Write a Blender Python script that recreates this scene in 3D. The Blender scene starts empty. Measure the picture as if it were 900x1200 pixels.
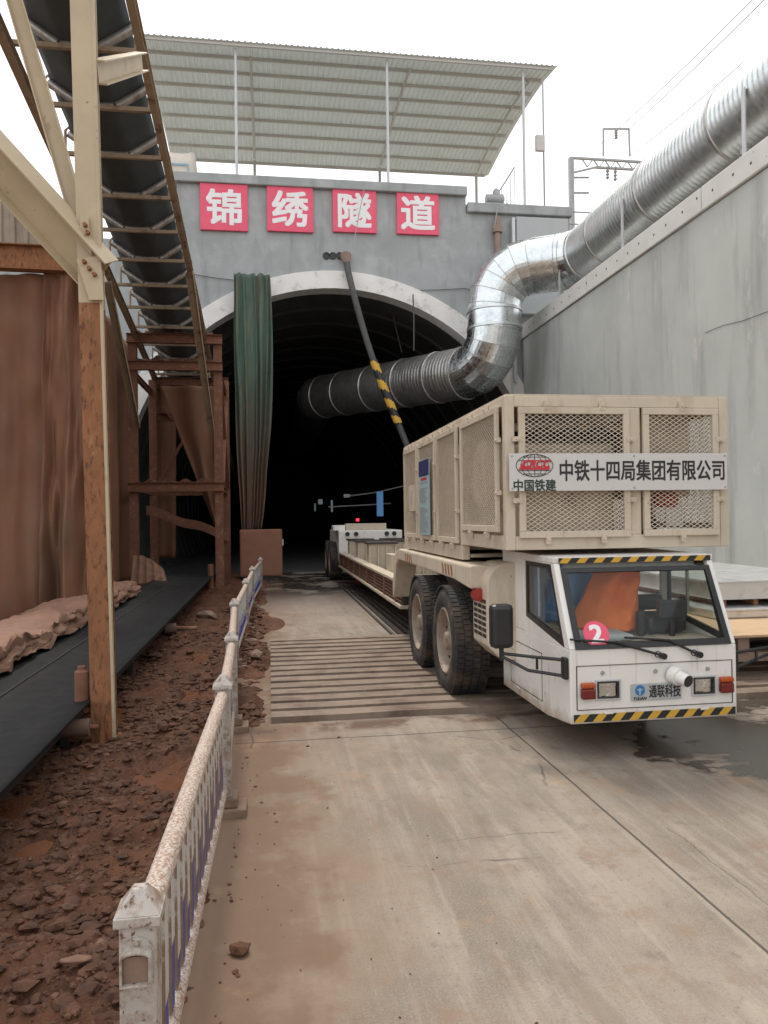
import bpy, math, random
from mathutils import Vector, Matrix, noise
R = math.radians
random.seed(7)
S = bpy.context.scene
COL = S.collection

# ------------------------------------------------------------------ camera
cam = bpy.data.cameras.new('camera'); camo = bpy.data.objects.new('camera', cam); COL.objects.link(camo)
cam.sensor_fit = 'VERTICAL'; cam.sensor_height = 36.0; cam.lens = 36.0 * 900 / 1200
cam.clip_start = 0.05; cam.clip_end = 3000
YAW, PITCH, ROLL = R(8.536), R(0.397), 0.0131
fw = Vector((math.sin(YAW) * math.cos(PITCH), math.cos(YAW) * math.cos(PITCH), math.sin(PITCH)))
r0 = Vector((math.cos(YAW), -math.sin(YAW), 0)); u0 = r0.cross(fw)
rt = r0 * math.cos(ROLL) - u0 * math.sin(ROLL); up = u0 * math.cos(ROLL) + r0 * math.sin(ROLL)
EYE = Vector((0, 0, 1.7))
mw = Matrix((rt, up, -fw)).transposed().to_4x4(); mw.translation = EYE
camo.matrix_world = mw
S.camera = camo

# ------------------------------------------------------------------ light
SUN_EL, SUN_AZ = R(62), R(-14)
w = bpy.data.worlds.new('World'); S.world = w; w.use_nodes = True
nt = w.node_tree; bg = nt.nodes['Background']
sky = nt.nodes.new('ShaderNodeTexSky'); sky.sky_type = 'NISHITA'; sky.sun_disc = False
sky.sun_elevation = SUN_EL; sky.sun_rotation = SUN_AZ; sky.dust_density = 6; sky.air_density = 1.0
mx = nt.nodes.new('ShaderNodeMix'); mx.data_type = 'RGBA'; mx.inputs[0].default_value = 0.8
nt.links.new(sky.outputs[0], mx.inputs[6]); mx.inputs[7].default_value = (9.0, 9.1, 9.2, 1)   # thin bright cloud
nt.links.new(mx.outputs[2], bg.inputs[0]); bg.inputs[1].default_value = 0.125
sun = bpy.data.lights.new('sun', 'SUN'); suno = bpy.data.objects.new('sun', sun); COL.objects.link(suno)
sun.energy = 1.5; sun.angle = R(11); sun.color = (1.0, 0.93, 0.83)
sd = Vector((math.sin(SUN_AZ) * math.cos(SUN_EL), math.cos(SUN_AZ) * math.cos(SUN_EL), math.sin(SUN_EL)))
suno.rotation_euler = sd.to_track_quat('Z', 'Y').to_euler()
S.view_settings.view_transform = 'Standard'; S.view_settings.look = 'None'
S.view_settings.exposure = 0.54; S.view_settings.gamma = 1.0
S.cycles.max_bounces = 8; S.cycles.diffuse_bounces = 4

# ------------------------------------------------------------------ helpers
WO = {}                                             # world origin of every object built
def at(x, y, X=None, Y=None, Z=None):               # photo pixel + one known world coordinate -> point
    d = rt * ((x - 450) / 900) + up * ((600 - y) / 900) + fw
    t = X / d[0] if X is not None else (Y / d[1] if Y is not None else (Z - 1.7) / d[2])
    return EYE + d * t

def tag(o, label=None, cat=None, group=None, kind=None):
    if label: o['label'] = label
    if cat: o['category'] = cat
    if group: o['group'] = group
    if kind: o['kind'] = kind
    return o

def thing(name, loc, label, cat, group=None):
    o = bpy.data.objects.new(name, None); COL.objects.link(o); o.empty_display_size = 0.2
    o.location = loc; WO[o] = Vector(loc)
    return tag(o, label, cat, group)

class MB:
    def __init__(s): s.v = []; s.f = []; s.m = []
    def add(s, v, f, m=0):
        n = len(s.v); s.v += [Vector(p) for p in v]; s.f += [tuple(i + n for i in q) for q in f]; s.m += [m] * len(f); return s
    def box(s, x0, x1, y0, y1, z0, z1, m=0):
        v = [(x, y, z) for z in (z0, z1) for y in (y0, y1) for x in (x0, x1)]
        return s.add(v, [(0, 2, 3, 1), (4, 5, 7, 6), (0, 1, 5, 4), (2, 6, 7, 3), (0, 4, 6, 2), (1, 3, 7, 5)], m)
    def bar(s, a, b, w_, h, ref=(0, 0, 1), m=0):
        a = Vector(a); b = Vector(b); d = (b - a).normalized(); ref = Vector(ref)
        if abs(d.dot(ref)) > 0.98: ref = Vector((0, 1, 0))
        x = d.cross(ref).normalized() * w_ / 2; y = x.cross(d).normalized() * h / 2
        v = [p + i * x + j * y for p in (a, b) for i, j in ((-1, -1), (1, -1), (1, 1), (-1, 1))]
        return s.add(v, [(3, 2, 1, 0), (4, 5, 6, 7), (0, 1, 5, 4), (1, 2, 6, 5), (2, 3, 7, 6), (3, 0, 4, 7)], m)
    def hbeam(s, a, b, w_, h, t=0.012, ref=(0, 0, 1), m=0):
        a = Vector(a); b = Vector(b); d = (b - a).normalized(); ref = Vector(ref)
        x = d.cross(ref).normalized(); y = x.cross(d).normalized()
        for j in (-1, 1):
            o = y * (h / 2 - t / 2) * j
            s.bar(a + o, b + o, w_, t, ref, m)
        return s.bar(a, b, t, h - 2 * t - 0.002, ref, m)
    def tube(s, pts, r, n=12, m=0, cap=True, closed=False):
        pts = [Vector(p) for p in pts]; N = len(pts); rings = []; prev = None
        for i, p in enumerate(pts):
            t = (pts[min(i + 1, N - 1)] - pts[max(i - 1, 0)]).normalized()
            if prev is None:
                ref = Vector((0, 0, 1)) if abs(t.z) < 0.9 else Vector((1, 0, 0)); x = t.cross(ref).normalized()
            else:
                x = (prev - t * prev.dot(t)).normalized()
            prev = x; y = t.cross(x); rr = r[i] if isinstance(r, (list, tuple)) else r
            rings.append([p + (x * math.cos(2 * math.pi * k / n) + y * math.sin(2 * math.pi * k / n)) * rr for k in range(n)])
        v = [q for g in rings for q in g]
        f = [(i * n + k, i * n + (k + 1) % n, (i + 1) * n + (k + 1) % n, (i + 1) * n + k) for i in range(N - 1) for k in range(n)]
        if cap: f += [tuple(range(n - 1, -1, -1)), tuple((N - 1) * n + k for k in range(n))]
        return s.add(v, f, m)
    def lathe(s, prof, c, axis='X', n=32, m=0, closed=False):
        v = []; P = len(prof)
        for k in range(n):
            a = 2 * math.pi * k / n
            for (h, r) in prof:
                q = {'X': (h, r * math.cos(a), r * math.sin(a)), 'Y': (r * math.cos(a), h, r * math.sin(a)), 'Z': (r * math.cos(a), r * math.sin(a), h)}[axis]
                v.append(Vector(c) + Vector(q))
        f = [(k * P + i, ((k + 1) % n) * P + i, ((k + 1) % n) * P + i + 1, k * P + i + 1) for k in range(n) for i in range(P - 1)]
        return s.add(v, f, m)
    def disc(s, c, r, axis='Y', n=24, t=0.01, m=0):
        return s.lathe([(-t / 2, 0.0001), (-t / 2, r), (t / 2, r), (t / 2, 0.0001)], c, axis, n, m)
    def prism(s, poly, a0, a1, plane='YZ', m=0):
        def q(p, a): return {'YZ': (a, p[0], p[1]), 'XZ': (p[0], a, p[1]), 'XY': (p[0], p[1], a)}[plane]
        n = len(poly); v = [q(p, a0) for p in poly] + [q(p, a1) for p in poly]
        f = [tuple(range(n)), tuple(range(2 * n - 1, n - 1, -1))] + [(i, i + n, (i + 1) % n + n, (i + 1) % n) for i in range(n)]
        return s.add(v, f, m)
    def grid(s, fn, nu, nv, m=0):
        v = [fn(i / nu, j / nv) for j in range(nv + 1) for i in range(nu + 1)]
        f = [(j * (nu + 1) + i, j * (nu + 1) + i + 1, (j + 1) * (nu + 1) + i + 1, (j + 1) * (nu + 1) + i) for j in range(nv) for i in range(nu)]
        return s.add(v, f, m)
    def build(s, name, mats, parent=None, origin=None, smooth=False, bevel=0, thick=0, fix=True):
        if not isinstance(mats, (list, tuple)): mats = [mats]
        po = WO[parent] if parent is not None else Vector((0, 0, 0))
        og = Vector(origin) if origin is not None else po
        me = bpy.data.meshes.new(name); me.from_pydata([tuple(p - og) for p in s.v], [], s.f)
        for m_ in mats: me.materials.append(m_)
        if len(mats) > 1: me.polygons.foreach_set('material_index', s.m)
        if fix:
            import bmesh
            bm = bmesh.new(); bm.from_mesh(me); bmesh.ops.recalc_face_normals(bm, faces=bm.faces); bm.to_mesh(me); bm.free()
        if smooth: me.polygons.foreach_set('use_smooth', [True] * len(me.polygons))
        me.update()
        o = bpy.data.objects.new(name, me); COL.objects.link(o)
        if parent is not None: o.parent = parent
        o.location = og - po; WO[o] = og
        if thick:
            sm = o.modifiers.new('thick', 'SOLIDIFY'); sm.thickness = thick; sm.offset = 0
        if bevel:
            b = o.modifiers.new('bevel', 'BEVEL'); b.width = bevel; b.segments = 2; b.limit_method = 'ANGLE'; b.angle_limit = R(40); b.harden_normals = False
        if smooth:
            try:
                me.set_sharp_from_angle(angle=R(42))
            except Exception: pass
        return o

def children(o): return [c for c in bpy.data.objects if c.parent == o]
def copy_tree(o, parent=None):
    c = o.copy(); COL.objects.link(c); WO[c] = WO[o].copy()
    if parent is not None: c.parent = parent
    for ch in children(o): copy_tree(ch, c)
    return c

def text(name, body, size, centre, mat, parent=None, bold=0.0, depth=0.003, sx=1.0, shear=0.0, rot=(R(90), 0, 0), spacing=1.0):
    cu = bpy.data.curves.new(name, 'FONT'); cu.body = body; cu.size = size; cu.extrude = depth / 2
    cu.align_x = 'CENTER'; cu.shear = shear; cu.space_character = spacing; cu.resolution_u = 4
    tmp = bpy.data.objects.new(name, cu); COL.objects.link(tmp)
    me = bpy.data.meshes.new_from_object(tmp.evaluated_get(bpy.context.evaluated_depsgraph_get()))
    bpy.data.objects.remove(tmp); bpy.data.curves.remove(cu)
    xs = [v.co.x for v in me.vertices]; ys = [v.co.y for v in me.vertices]
    cx, cy = (min(xs) + max(xs)) / 2, (min(ys) + max(ys)) / 2
    for v in me.vertices: v.co.x = (v.co.x - cx) * sx; v.co.y -= cy
    if bold:                                        # heavier strokes: the glyph repeated round a small circle, each a hair deeper
        src = [v.co.copy() for v in me.vertices]; fs = [tuple(p.vertices) for p in me.polygons]; V, F_ = [], []
        offs = [(0, 0)] + [(1, 1), (-1, 1), (-1, -1), (1, -1), (1, 0), (-1, 0), (0, 1), (0, -1)]
        for i, (ox, oy) in enumerate(offs):
            n0 = len(V); V += [(c.x + ox * bold * size * sx, c.y + oy * bold * size, c.z - i * .00012 * max(1, size * 4)) for c in src]; F_ += [tuple(q + n0 for q in f) for f in fs]
        me.clear_geometry(); me.from_pydata(V, [], F_)
    me.materials.clear(); me.materials.append(mat)
    o = bpy.data.objects.new(name, me); COL.objects.link(o)
    po = WO[parent] if parent is not None else Vector((0, 0, 0))
    if parent is not None: o.parent = parent
    o.location = Vector(centre) - po; o.rotation_euler = rot; WO[o] = Vector(centre)
    return o

# ------------------------------------------------------------------ materials
def mat(name, col, rough=0.7, metal=0.0, var=0.15, vscale=6.0, bump=0.0, bscale=40.0, dirt=None, dirt2=None, stretch=(1, 1, 1), spec=0.5, zdirt=None):
    """col base; var multiplies brightness; dirt = (colour, scale, threshold, softness, stretch) stain layers; zdirt=(colour, z0, z1) mud splash rising from a height"""
    m = bpy.data.materials.new(name); m.use_nodes = True; n = m.node_tree.nodes; L = m.node_tree.links
    b = n['Principled BSDF']; b.inputs['Roughness'].default_value = rough; b.inputs['Metallic'].default_value = metal
    b.inputs['Specular IOR Level'].default_value = spec
    tc = n.new('ShaderNodeTexCoord')
    def mapped(st):
        mp = n.new('ShaderNodeMapping'); L.new(tc.outputs['Object'], mp.inputs[0]); mp.inputs['Scale'].default_value = st; return mp.outputs[0]
    def nz(scale, st=(1, 1, 1), detail=6, rg=0.6):
        t = n.new('ShaderNodeTexNoise'); t.inputs['Scale'].default_value = scale; t.inputs['Detail'].default_value = detail; t.inputs['Roughness'].default_value = rg
        L.new(mapped(st), t.inputs[0]); return t.outputs[0]
    def ramp(sock, a, c):
        r = n.new('ShaderNodeMapRange'); r.inputs[1].default_value = a; r.inputs[2].default_value = c; L.new(sock, r.inputs[0]); return r.outputs[0]
    def mix(f, a, c, mode='MIX'):
        x = n.new('ShaderNodeMix'); x.data_type = 'RGBA'; x.blend_type = mode
        for s_, val in ((0, f), (6, a), (7, c)):
            if hasattr(val, 'is_output'): L.new(val, x.inputs[s_])
            elif s_ == 0: x.inputs[0].default_value = val
            else: x.inputs[s_].default_value = (*val, 1)
        return x.outputs[2]
    lo = tuple(c * (1 - var) for c in col); hi = tuple(min(1, c * (1 + var)) for c in col)
    cur = mix(ramp(nz(vscale, stretch), 0.3, 0.7), lo, hi)
    for d in (dirt, dirt2):
        if d:
            st = d[4] if len(d) > 4 else (1, 1, 1)
            cur = mix(ramp(nz(d[1], st, 8, 0.65), d[2], d[2] + d[3]), cur, d[0])
    if zdirt:
        sp = n.new('ShaderNodeSeparateXYZ'); L.new(tc.outputs['Object'], sp.inputs[0])
        ad = n.new('ShaderNodeMath'); ad.operation = 'MULTIPLY_ADD'; L.new(nz(9), ad.inputs[0]); ad.inputs[1].default_value = (zdirt[2] - zdirt[1]) * 1.6; L.new(sp.outputs[2], ad.inputs[2])
        cur = mix(ramp(ad.outputs[0], zdirt[2] + (zdirt[2] - zdirt[1]) * .8, zdirt[1] + (zdirt[2] - zdirt[1]) * .8), cur, zdirt[0])
    L.new(cur, b.inputs['Base Color'])
    rr = n.new('ShaderNodeMapRange'); L.new(nz(vscale * 2.3), rr.inputs[0]); rr.inputs[1].default_value = .3; rr.inputs[2].default_value = .7
    rr.inputs[3].default_value = max(0.02, rough - 0.1); rr.inputs[4].default_value = min(1, rough + 0.1); L.new(rr.outputs[0], b.inputs['Roughness'])
    if bump:
        bp = n.new('ShaderNodeBump'); bp.inputs['Strength'].default_value = bump; bp.inputs['Distance'].default_value = 0.02
        L.new(nz(bscale, stretch), bp.inputs['Height']); L.new(bp.outputs[0], b.inputs['Normal'])
    return m

MUDC = (0.115, 0.055, 0.036)
M = {}
M['cream'] = mat('cream_paint', (0.58, 0.495, 0.39), 0.48, 0, 0.06, 3, 0.04, 60, dirt=((0.36, 0.26, 0.175), 6, 0.50, 0.35, (1, 1, .3)), dirt2=((0.17, 0.09, 0.05), 26, 0.65, 0.06))
M['cream_mud'] = mat('cream_paint_muddy', (0.50, 0.43, 0.335), 0.55, 0, 0.1, 3, 0.05, 50, dirt=((0.26, 0.17, 0.11), 3, 0.5, 0.3), dirt2=((0.10, 0.06, 0.04), 14, 0.62, 0.12))
M['white'] = mat('white_paint', (0.78, 0.75, 0.71), 0.33, 0, 0.03, 2, 0.02, 60, dirt=((0.46, 0.38, 0.30), 3.0, 0.58, 0.4), dirt2=((0.44, 0.36, 0.28), 7, 0.60, 0.2, (3, 3, .25)), zdirt=((0.40, 0.30, 0.22), .20, .36))
M['mesh'] = mat('mesh_paint', (0.64, 0.56, 0.455), 0.55, 0, 0.1, 12)
M['inner'] = mat('machine_beige', (0.52, 0.43, 0.335), 0.6, 0, 0.12, 4, dirt=((0.12, 0.09, 0.07), 5, 0.55, 0.2))
M['dark'] = mat('dark_steel', (0.035, 0.032, 0.03), 0.6, 0, 0.3, 8, dirt=((0.10, 0.06, 0.04), 6, 0.55, 0.2))
M['black'] = mat('black_plastic', (0.018, 0.018, 0.019), 0.4, 0, 0.2, 8)
M['rubber'] = mat('tyre_rubber', (0.028, 0.026, 0.025), 0.85, 0, 0.25, 12, 0.1, 60, dirt=((0.12, 0.082, 0.06), 5, 0.48, 0.25))
M['rim'] = mat('rim_paint', (0.30, 0.235, 0.18), 0.6, 0, 0.15, 8, dirt=((0.13, 0.08, 0.055), 9, 0.5, 0.2))
M['yellow'] = mat('yellow_tape', (0.62, 0.36, 0.045), 0.5, 0, 0.08, 10)
M['tapeblack'] = mat('black_tape', (0.02, 0.02, 0.022), 0.5, 0, 0.1, 10)
M['red'] = mat('red_plastic', (0.32, 0.035, 0.03), 0.3, 0, 0.1, 10)
M['pink'] = mat('pink_sticker', (0.75, 0.09, 0.16), 0.5, 0, 0.08, 8)
M['amber'] = mat('amber_lens', (0.42, 0.075, 0.018), 0.25, 0, 0.08, 20)
M['redlens'] = mat('red_lens', (0.16, 0.016, 0.014), 0.25, 0, 0.1, 20)
M['chrome'] = mat('chrome', (0.62, 0.62, 0.61), 0.08, 1.0, 0.1, 20, 0.4, 16)
M['board'] = mat('sign_white', (0.62, 0.60, 0.58), 0.45, 0, 0.04, 3, dirt=((0.42, 0.36, 0.31), 3, 0.6, 0.3))
M['ink'] = mat('ink_black', (0.025, 0.022, 0.022), 0.6)
M['inkgreen'] = mat('ink_dark_green', (0.02, 0.045, 0.03), 0.6)
M['inkred'] = mat('ink_red', (0.55, 0.03, 0.045), 0.5)
M['inkblue'] = mat('ink_blue', (0.03, 0.17, 0.42), 0.5)
M['inknavy'] = mat('ink_navy', (0.025, 0.03, 0.11), 0.5)
M['paleblue'] = mat('pale_blue_board', (0.33, 0.43, 0.45), 0.5, 0, 0.06, 8)
M['signred'] = mat('sign_red', (0.78, 0.095, 0.17), 0.55, 0, 0.05, 2, dirt=((0.76, 0.17, 0.23), 3, 0.55, 0.3))
M['signwhite'] = mat('letter_white', (0.82, 0.80, 0.80), 0.5, 0, 0.03, 3)
M['galv'] = mat('galvanised_steel', (0.70, 0.735, 0.73), 0.38, 0.9, 0.10, 5, 0.03, 5, dirt=((0.52, 0.54, 0.54), 4, 0.55, 0.2))
M['galvbright'] = mat('bright_galvanised_steel', (0.68, 0.72, 0.735), 0.27, 1.0, 0.10, 4, 0.03, 4, dirt=((0.48, 0.50, 0.51), 3, 0.54, 0.2))
M['galvdusty'] = mat('galvanised_dusty', (0.50, 0.49, 0.47), 0.42, 0.85, 0.15, 5, 0.05, 9, dirt=((0.30, 0.26, 0.23), 3, 0.50, 0.3))
M['alu'] = mat('aluminium_sheet', (0.72, 0.73, 0.74), 0.35, 0.85, 0.06, 2, 0.04, 8, dirt=((0.55, 0.50, 0.44), 5, 0.55, 0.25))
M['ply'] = mat('plywood', (0.52, 0.36, 0.22), 0.75, 0, 0.1, 4, stretch=(1, 6, 1), dirt=((0.30, 0.20, 0.13), 2, 0.55, 0.3))
M['portal'] = mat('portal_concrete', (0.335, 0.35, 0.35), 0.85, 0, 0.12, 0.9, 0.15, 8, dirt=((0.44, 0.455, 0.45), 1.3, 0.50, 0.25), dirt2=((0.22, 0.23, 0.23), 2.6, 0.52, 0.25, (1.2, 1, 0.16)))
M['wallc'] = mat('wall_concrete', (0.47, 0.48, 0.45), 0.85, 0, 0.10, 0.5, 0.12, 10, dirt=((0.33, 0.335, 0.315), 1.8, 0.50, 0.2, (1, 1, 0.14)), dirt2=((0.60, 0.58, 0.545), 2.2, 0.60, 0.12, (1, 1, 0.4)))
M['coping'] = mat('coping_concrete', (0.62, 0.605, 0.57), 0.8, 0, 0.07, 1.5, 0.1, 12, dirt=((0.24, 0.21, 0.18), 9, 0.66, 0.08))
M['collar'] = mat('whitewashed_concrete', (0.75, 0.73, 0.70), 0.8, 0, 0.08, 2, 0.1, 15, dirt=((0.33, 0.29, 0.25), 2.2, 0.57, 0.2), dirt2=((0.06, 0.05, 0.045), 3.5, 0.68, 0.06))
M['tunnelshade'] = mat('painted_tunnel_shade', (0.055, 0.053, 0.051), 0.95, 0, 0.2, 1)  # darkness of the unlit tunnel painted in as a near-black base colour
M['belt'] = mat('belt_rubber', (0.013, 0.014, 0.015), 0.7, 0, 0.2, 3, 0.05, 30, spec=.25, stretch=(3, .4, 3), dirt=((0.036, 0.026, 0.022), 3, 0.56, 0.3, (4, .3, 4)))
M['beltdusty'] = mat('dusty_belt_underside', (0.050, 0.060, 0.064), 0.6, 0, 0.2, 2, 0.05, 30)
M['rust'] = mat('rusty_steel', (0.27, 0.115, 0.05), 0.85, 0, 0.22, 10, 0.15, 40, stretch=(1, 1, .4), dirt=((0.11, 0.045, 0.024), 30, 0.52, 0.12, (1, 1, .35)), dirt2=((0.36, 0.20, 0.10), 14, 0.60, 0.1, (1, 1, .3)))
M['mudsteel'] = mat('mud_coated_steel', (0.20, 0.088, 0.054), 0.9, 0, 0.2, 6, 0.2, 30, dirt=((0.28, 0.17, 0.115), 7, 0.55, 0.15))
M['cream_steel'] = mat('yellowed_steel_paint', (0.50, 0.40, 0.265), 0.55, 0, 0.08, 3, 0.06, 40, dirt=((0.24, 0.13, 0.07), 5, 0.60, 0.15, (1, 1, .5)), dirt2=((0.17, 0.075, 0.035), 22, 0.66, 0.06))
M['conveyor'] = mat('conveyor_frame_paint', (0.34, 0.255, 0.175), 0.7, 0, 0.15, 4, 0.08, 40, dirt=((0.13, 0.07, 0.047), 4, 0.5, 0.2))
M['roller'] = mat('roller_steel', (0.42, 0.40, 0.38), 0.4, 0.6, 0.15, 8, dirt=((0.14, 0.08, 0.055), 5, 0.52, 0.2))
M['tarp'] = mat('brown_tarpaulin', (0.205, 0.094, 0.052), 0.75, 0, 0.14, 1.2, 0.1, 50, stretch=(3, 3, .4), dirt=((0.145, 0.105, 0.068), 0.7, 0.54, 0.25, (1.5, 1.5, .35)), dirt2=((0.235, 0.105, 0.06), 2.5, 0.58, 0.25, (2, 2, .5)))
M['tarpheap'] = mat('muddy_tarpaulin', (0.235, 0.125, 0.082), 0.8, 0, 0.15, 3, 0.15, 30, dirt=((0.15, 0.08, 0.052), 4, 0.53, 0.2))
M['green'] = mat('green_tarpaulin', (0.062, 0.105, 0.075), 0.7, 0, 0.2, 2, 0.1, 40, stretch=(3, 3, .5), dirt=((0.17, 0.125, 0.09), 1.4, 0.53, 0.15, (3, 3, .25)), zdirt=((0.19, 0.105, 0.07), 0.3, 4.6))
M['corr'] = mat('cream_cladding', (0.34, 0.29, 0.22), 0.6, 0, 0.1, 2, dirt=((0.20, 0.14, 0.10), 2, 0.5, 0.3))
M['roof'] = mat('roof_sheet', (0.66, 0.66, 0.63), 0.55, 0.0, 0.06, 1.5, dirt=((0.58, 0.54, 0.48), 0.8, 0.5, 0.3))
M['purlin'] = mat('purlin_steel', (0.52, 0.51, 0.48), 0.6, 0.1, 0.06, 2)
M['postgrey'] = mat('post_grey_paint', (0.55, 0.56, 0.57), 0.45, 0.2, 0.06, 4)
M['greysteel'] = mat('grey_painted_steel', (0.34, 0.35, 0.35), 0.5, 0.2, 0.1, 4)
M['panelgrey'] = mat('pale_grey_panel', (0.40, 0.425, 0.425), 0.6, 0, 0.05, 2)
M['brownpipe'] = mat('brown_pipe', (0.28, 0.19, 0.15), 0.6, 0, 0.1, 5, dirt=((0.15, 0.09, 0.06), 6, 0.55, 0.2))
M['cabinet'] = mat('cabinet_brown', (0.30, 0.135, 0.085), 0.75, 0, 0.08, 3, 0.03, 30, dirt=((0.22, 0.10, 0.065), 2.5, 0.52, 0.3))
M['railpaint'] = mat('splashed_white_paint', (0.56, 0.49, 0.43), 0.65, 0, 0.12, 6, 0.35, 90, dirt=((0.34, 0.215, 0.15), 95, 0.46, 0.08), dirt2=((0.13, 0.065, 0.043), 80, 0.60, 0.05))
M['postpaint'] = mat('weathered_white_paint', (0.44, 0.40, 0.36), 0.6, 0, 0.12, 8, 0.15, 50, dirt=((0.27, 0.19, 0.14), 14, 0.45, 0.15), dirt2=((0.15, 0.08, 0.055), 50, 0.58, 0.05))
M['picketw'] = mat('picket_white', (0.54, 0.53, 0.51), 0.5, 0, 0.08, 8, 0.05, 40, dirt=((0.20, 0.105, 0.07), 22, 0.56, 0.12))
M['picketb'] = mat('picket_blue', (0.035, 0.06, 0.28), 0.5, 0, 0.1, 8, dirt=((0.22, 0.17, 0.15), 14, 0.64, 0.12))
M['picketmud'] = mat('mud_splashed_picket', (0.20, 0.125, 0.085), 0.85, 0, 0.2, 12, dirt=((0.42, 0.38, 0.34), 14, 0.52, 0.1))
M['concblock'] = mat('muddy_base_block', (0.21, 0.14, 0.10), 0.9, 0, 0.2, 8, 0.2, 30)
M['stone'] = mat('muddy_stone', (0.100, 0.044, 0.024), 0.9, 0, 0.5, 9, 0.5, 70, dirt=((0.20, 0.125, 0.08), 7, 0.60, 0.10), dirt2=((0.065, 0.028, 0.016), 12, 0.57, 0.1))
M['wetmud'] = mat('muddy_water', (0.15, 0.060, 0.030), 0.28, 0, 0.12, 3)
M['slats'] = mat('ribbed_concrete', (0.22, 0.165, 0.125), 0.8, 0, 0.22, 3, 0.25, 30, dirt=((0.125, 0.082, 0.06), 2.2, 0.47, 0.2), dirt2=((0.31, 0.25, 0.20), 5, 0.60, 0.15))
M['hose'] = mat('cable_hose', (0.07, 0.068, 0.066), 0.6, 0, 0.2, 6)
M['wire'] = mat('thin_wire', (0.35, 0.35, 0.35), 0.6)
M['bag'] = mat('woven_bag', (0.66, 0.60, 0.52), 0.7, 0, 0.06, 4)
M['bagblue'] = mat('bag_blue_print', (0.25, 0.42, 0.55), 0.7)
M['orange'] = mat('orange_reflection_sheet', (0.75, 0.17, 0.035), 0.75, 0, 0.2, 3, 0.2, 12)
M['bluereflection'] = mat('blue_reflection_sheet', (0.16, 0.33, 0.62), 0.75, 0, 0.2, 3, 0.2, 12)
M['earth'] = mat('dry_earth', (0.22, 0.16, 0.11), 0.95, 0, 0.25, 0.3, 0.2, 4)

def translucent(m, col, f):
    n = m.node_tree.nodes; L = m.node_tree.links; b = n['Principled BSDF']; o = n['Material Output']
    t = n.new('ShaderNodeBsdfTranslucent'); t.inputs[0].default_value = (*col, 1); x = n.new('ShaderNodeMixShader'); x.inputs[0].default_value = f
    L.new(b.outputs[0], x.inputs[1]); L.new(t.outputs[0], x.inputs[2]); L.new(x.outputs[0], o.inputs[0])
translucent(M['roof'], (0.62, 0.65, 0.63), .42)
def glass(name, tint, rough=0.02, fac=0.12):
    m = bpy.data.materials.new(name); m.use_nodes = True; n = m.node_tree.nodes; L = m.node_tree.links
    n.remove(n['Principled BSDF']); out = n['Material Output']
    t = n.new('ShaderNodeBsdfTransparent'); t.inputs[0].default_value = (*tint, 1)
    g = n.new('ShaderNodeBsdfGlossy'); g.inputs['Roughness'].default_value = rough
    f = n.new('ShaderNodeFresnel'); gm = n.new('ShaderNodeNewGeometry'); io = n.new('ShaderNodeMapRange'); io.inputs[3].default_value = 1.28; io.inputs[4].default_value = 1 / 1.28; L.new(gm.outputs['Backfacing'], io.inputs[0]); L.new(io.outputs[0], f.inputs[0])
    a = n.new('ShaderNodeMath'); a.operation = 'ADD'; L.new(f.outputs[0], a.inputs[0]); a.inputs[1].default_value = fac
    x = n.new('ShaderNodeMixShader'); L.new(a.outputs[0], x.inputs[0]); L.new(t.outputs[0], x.inputs[1]); L.new(g.outputs[0], x.inputs[2]); L.new(x.outputs[0], out.inputs[0])
    return m
M['glass'] = glass('windscreen_glass', (0.93, 0.95, 0.94), fac=0.0)
M['darkglass'] = glass('side_glass', (0.80, 0.82, 0.80), fac=0.0)

def emit(name, col, s_):
    m = bpy.data.materials.new(name); m.use_nodes = True; b = m.node_tree.nodes['Principled BSDF']
    b.inputs['Base Color'].default_value = (*col, 1); b.inputs['Emission Color'].default_value = (*col, 1); b.inputs['Emission Strength'].default_value = s_
    return m
M['lampwhite'] = emit('lamp_white', (0.5, 0.6, 0.65), 0.10)
M['lampblue'] = emit('lit_blue_sign', (0.10, 0.26, 0.50), 0.28)
M['lampred'] = emit('lamp_red', (1.0, 0.05, 0.08), 0.9)

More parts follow.
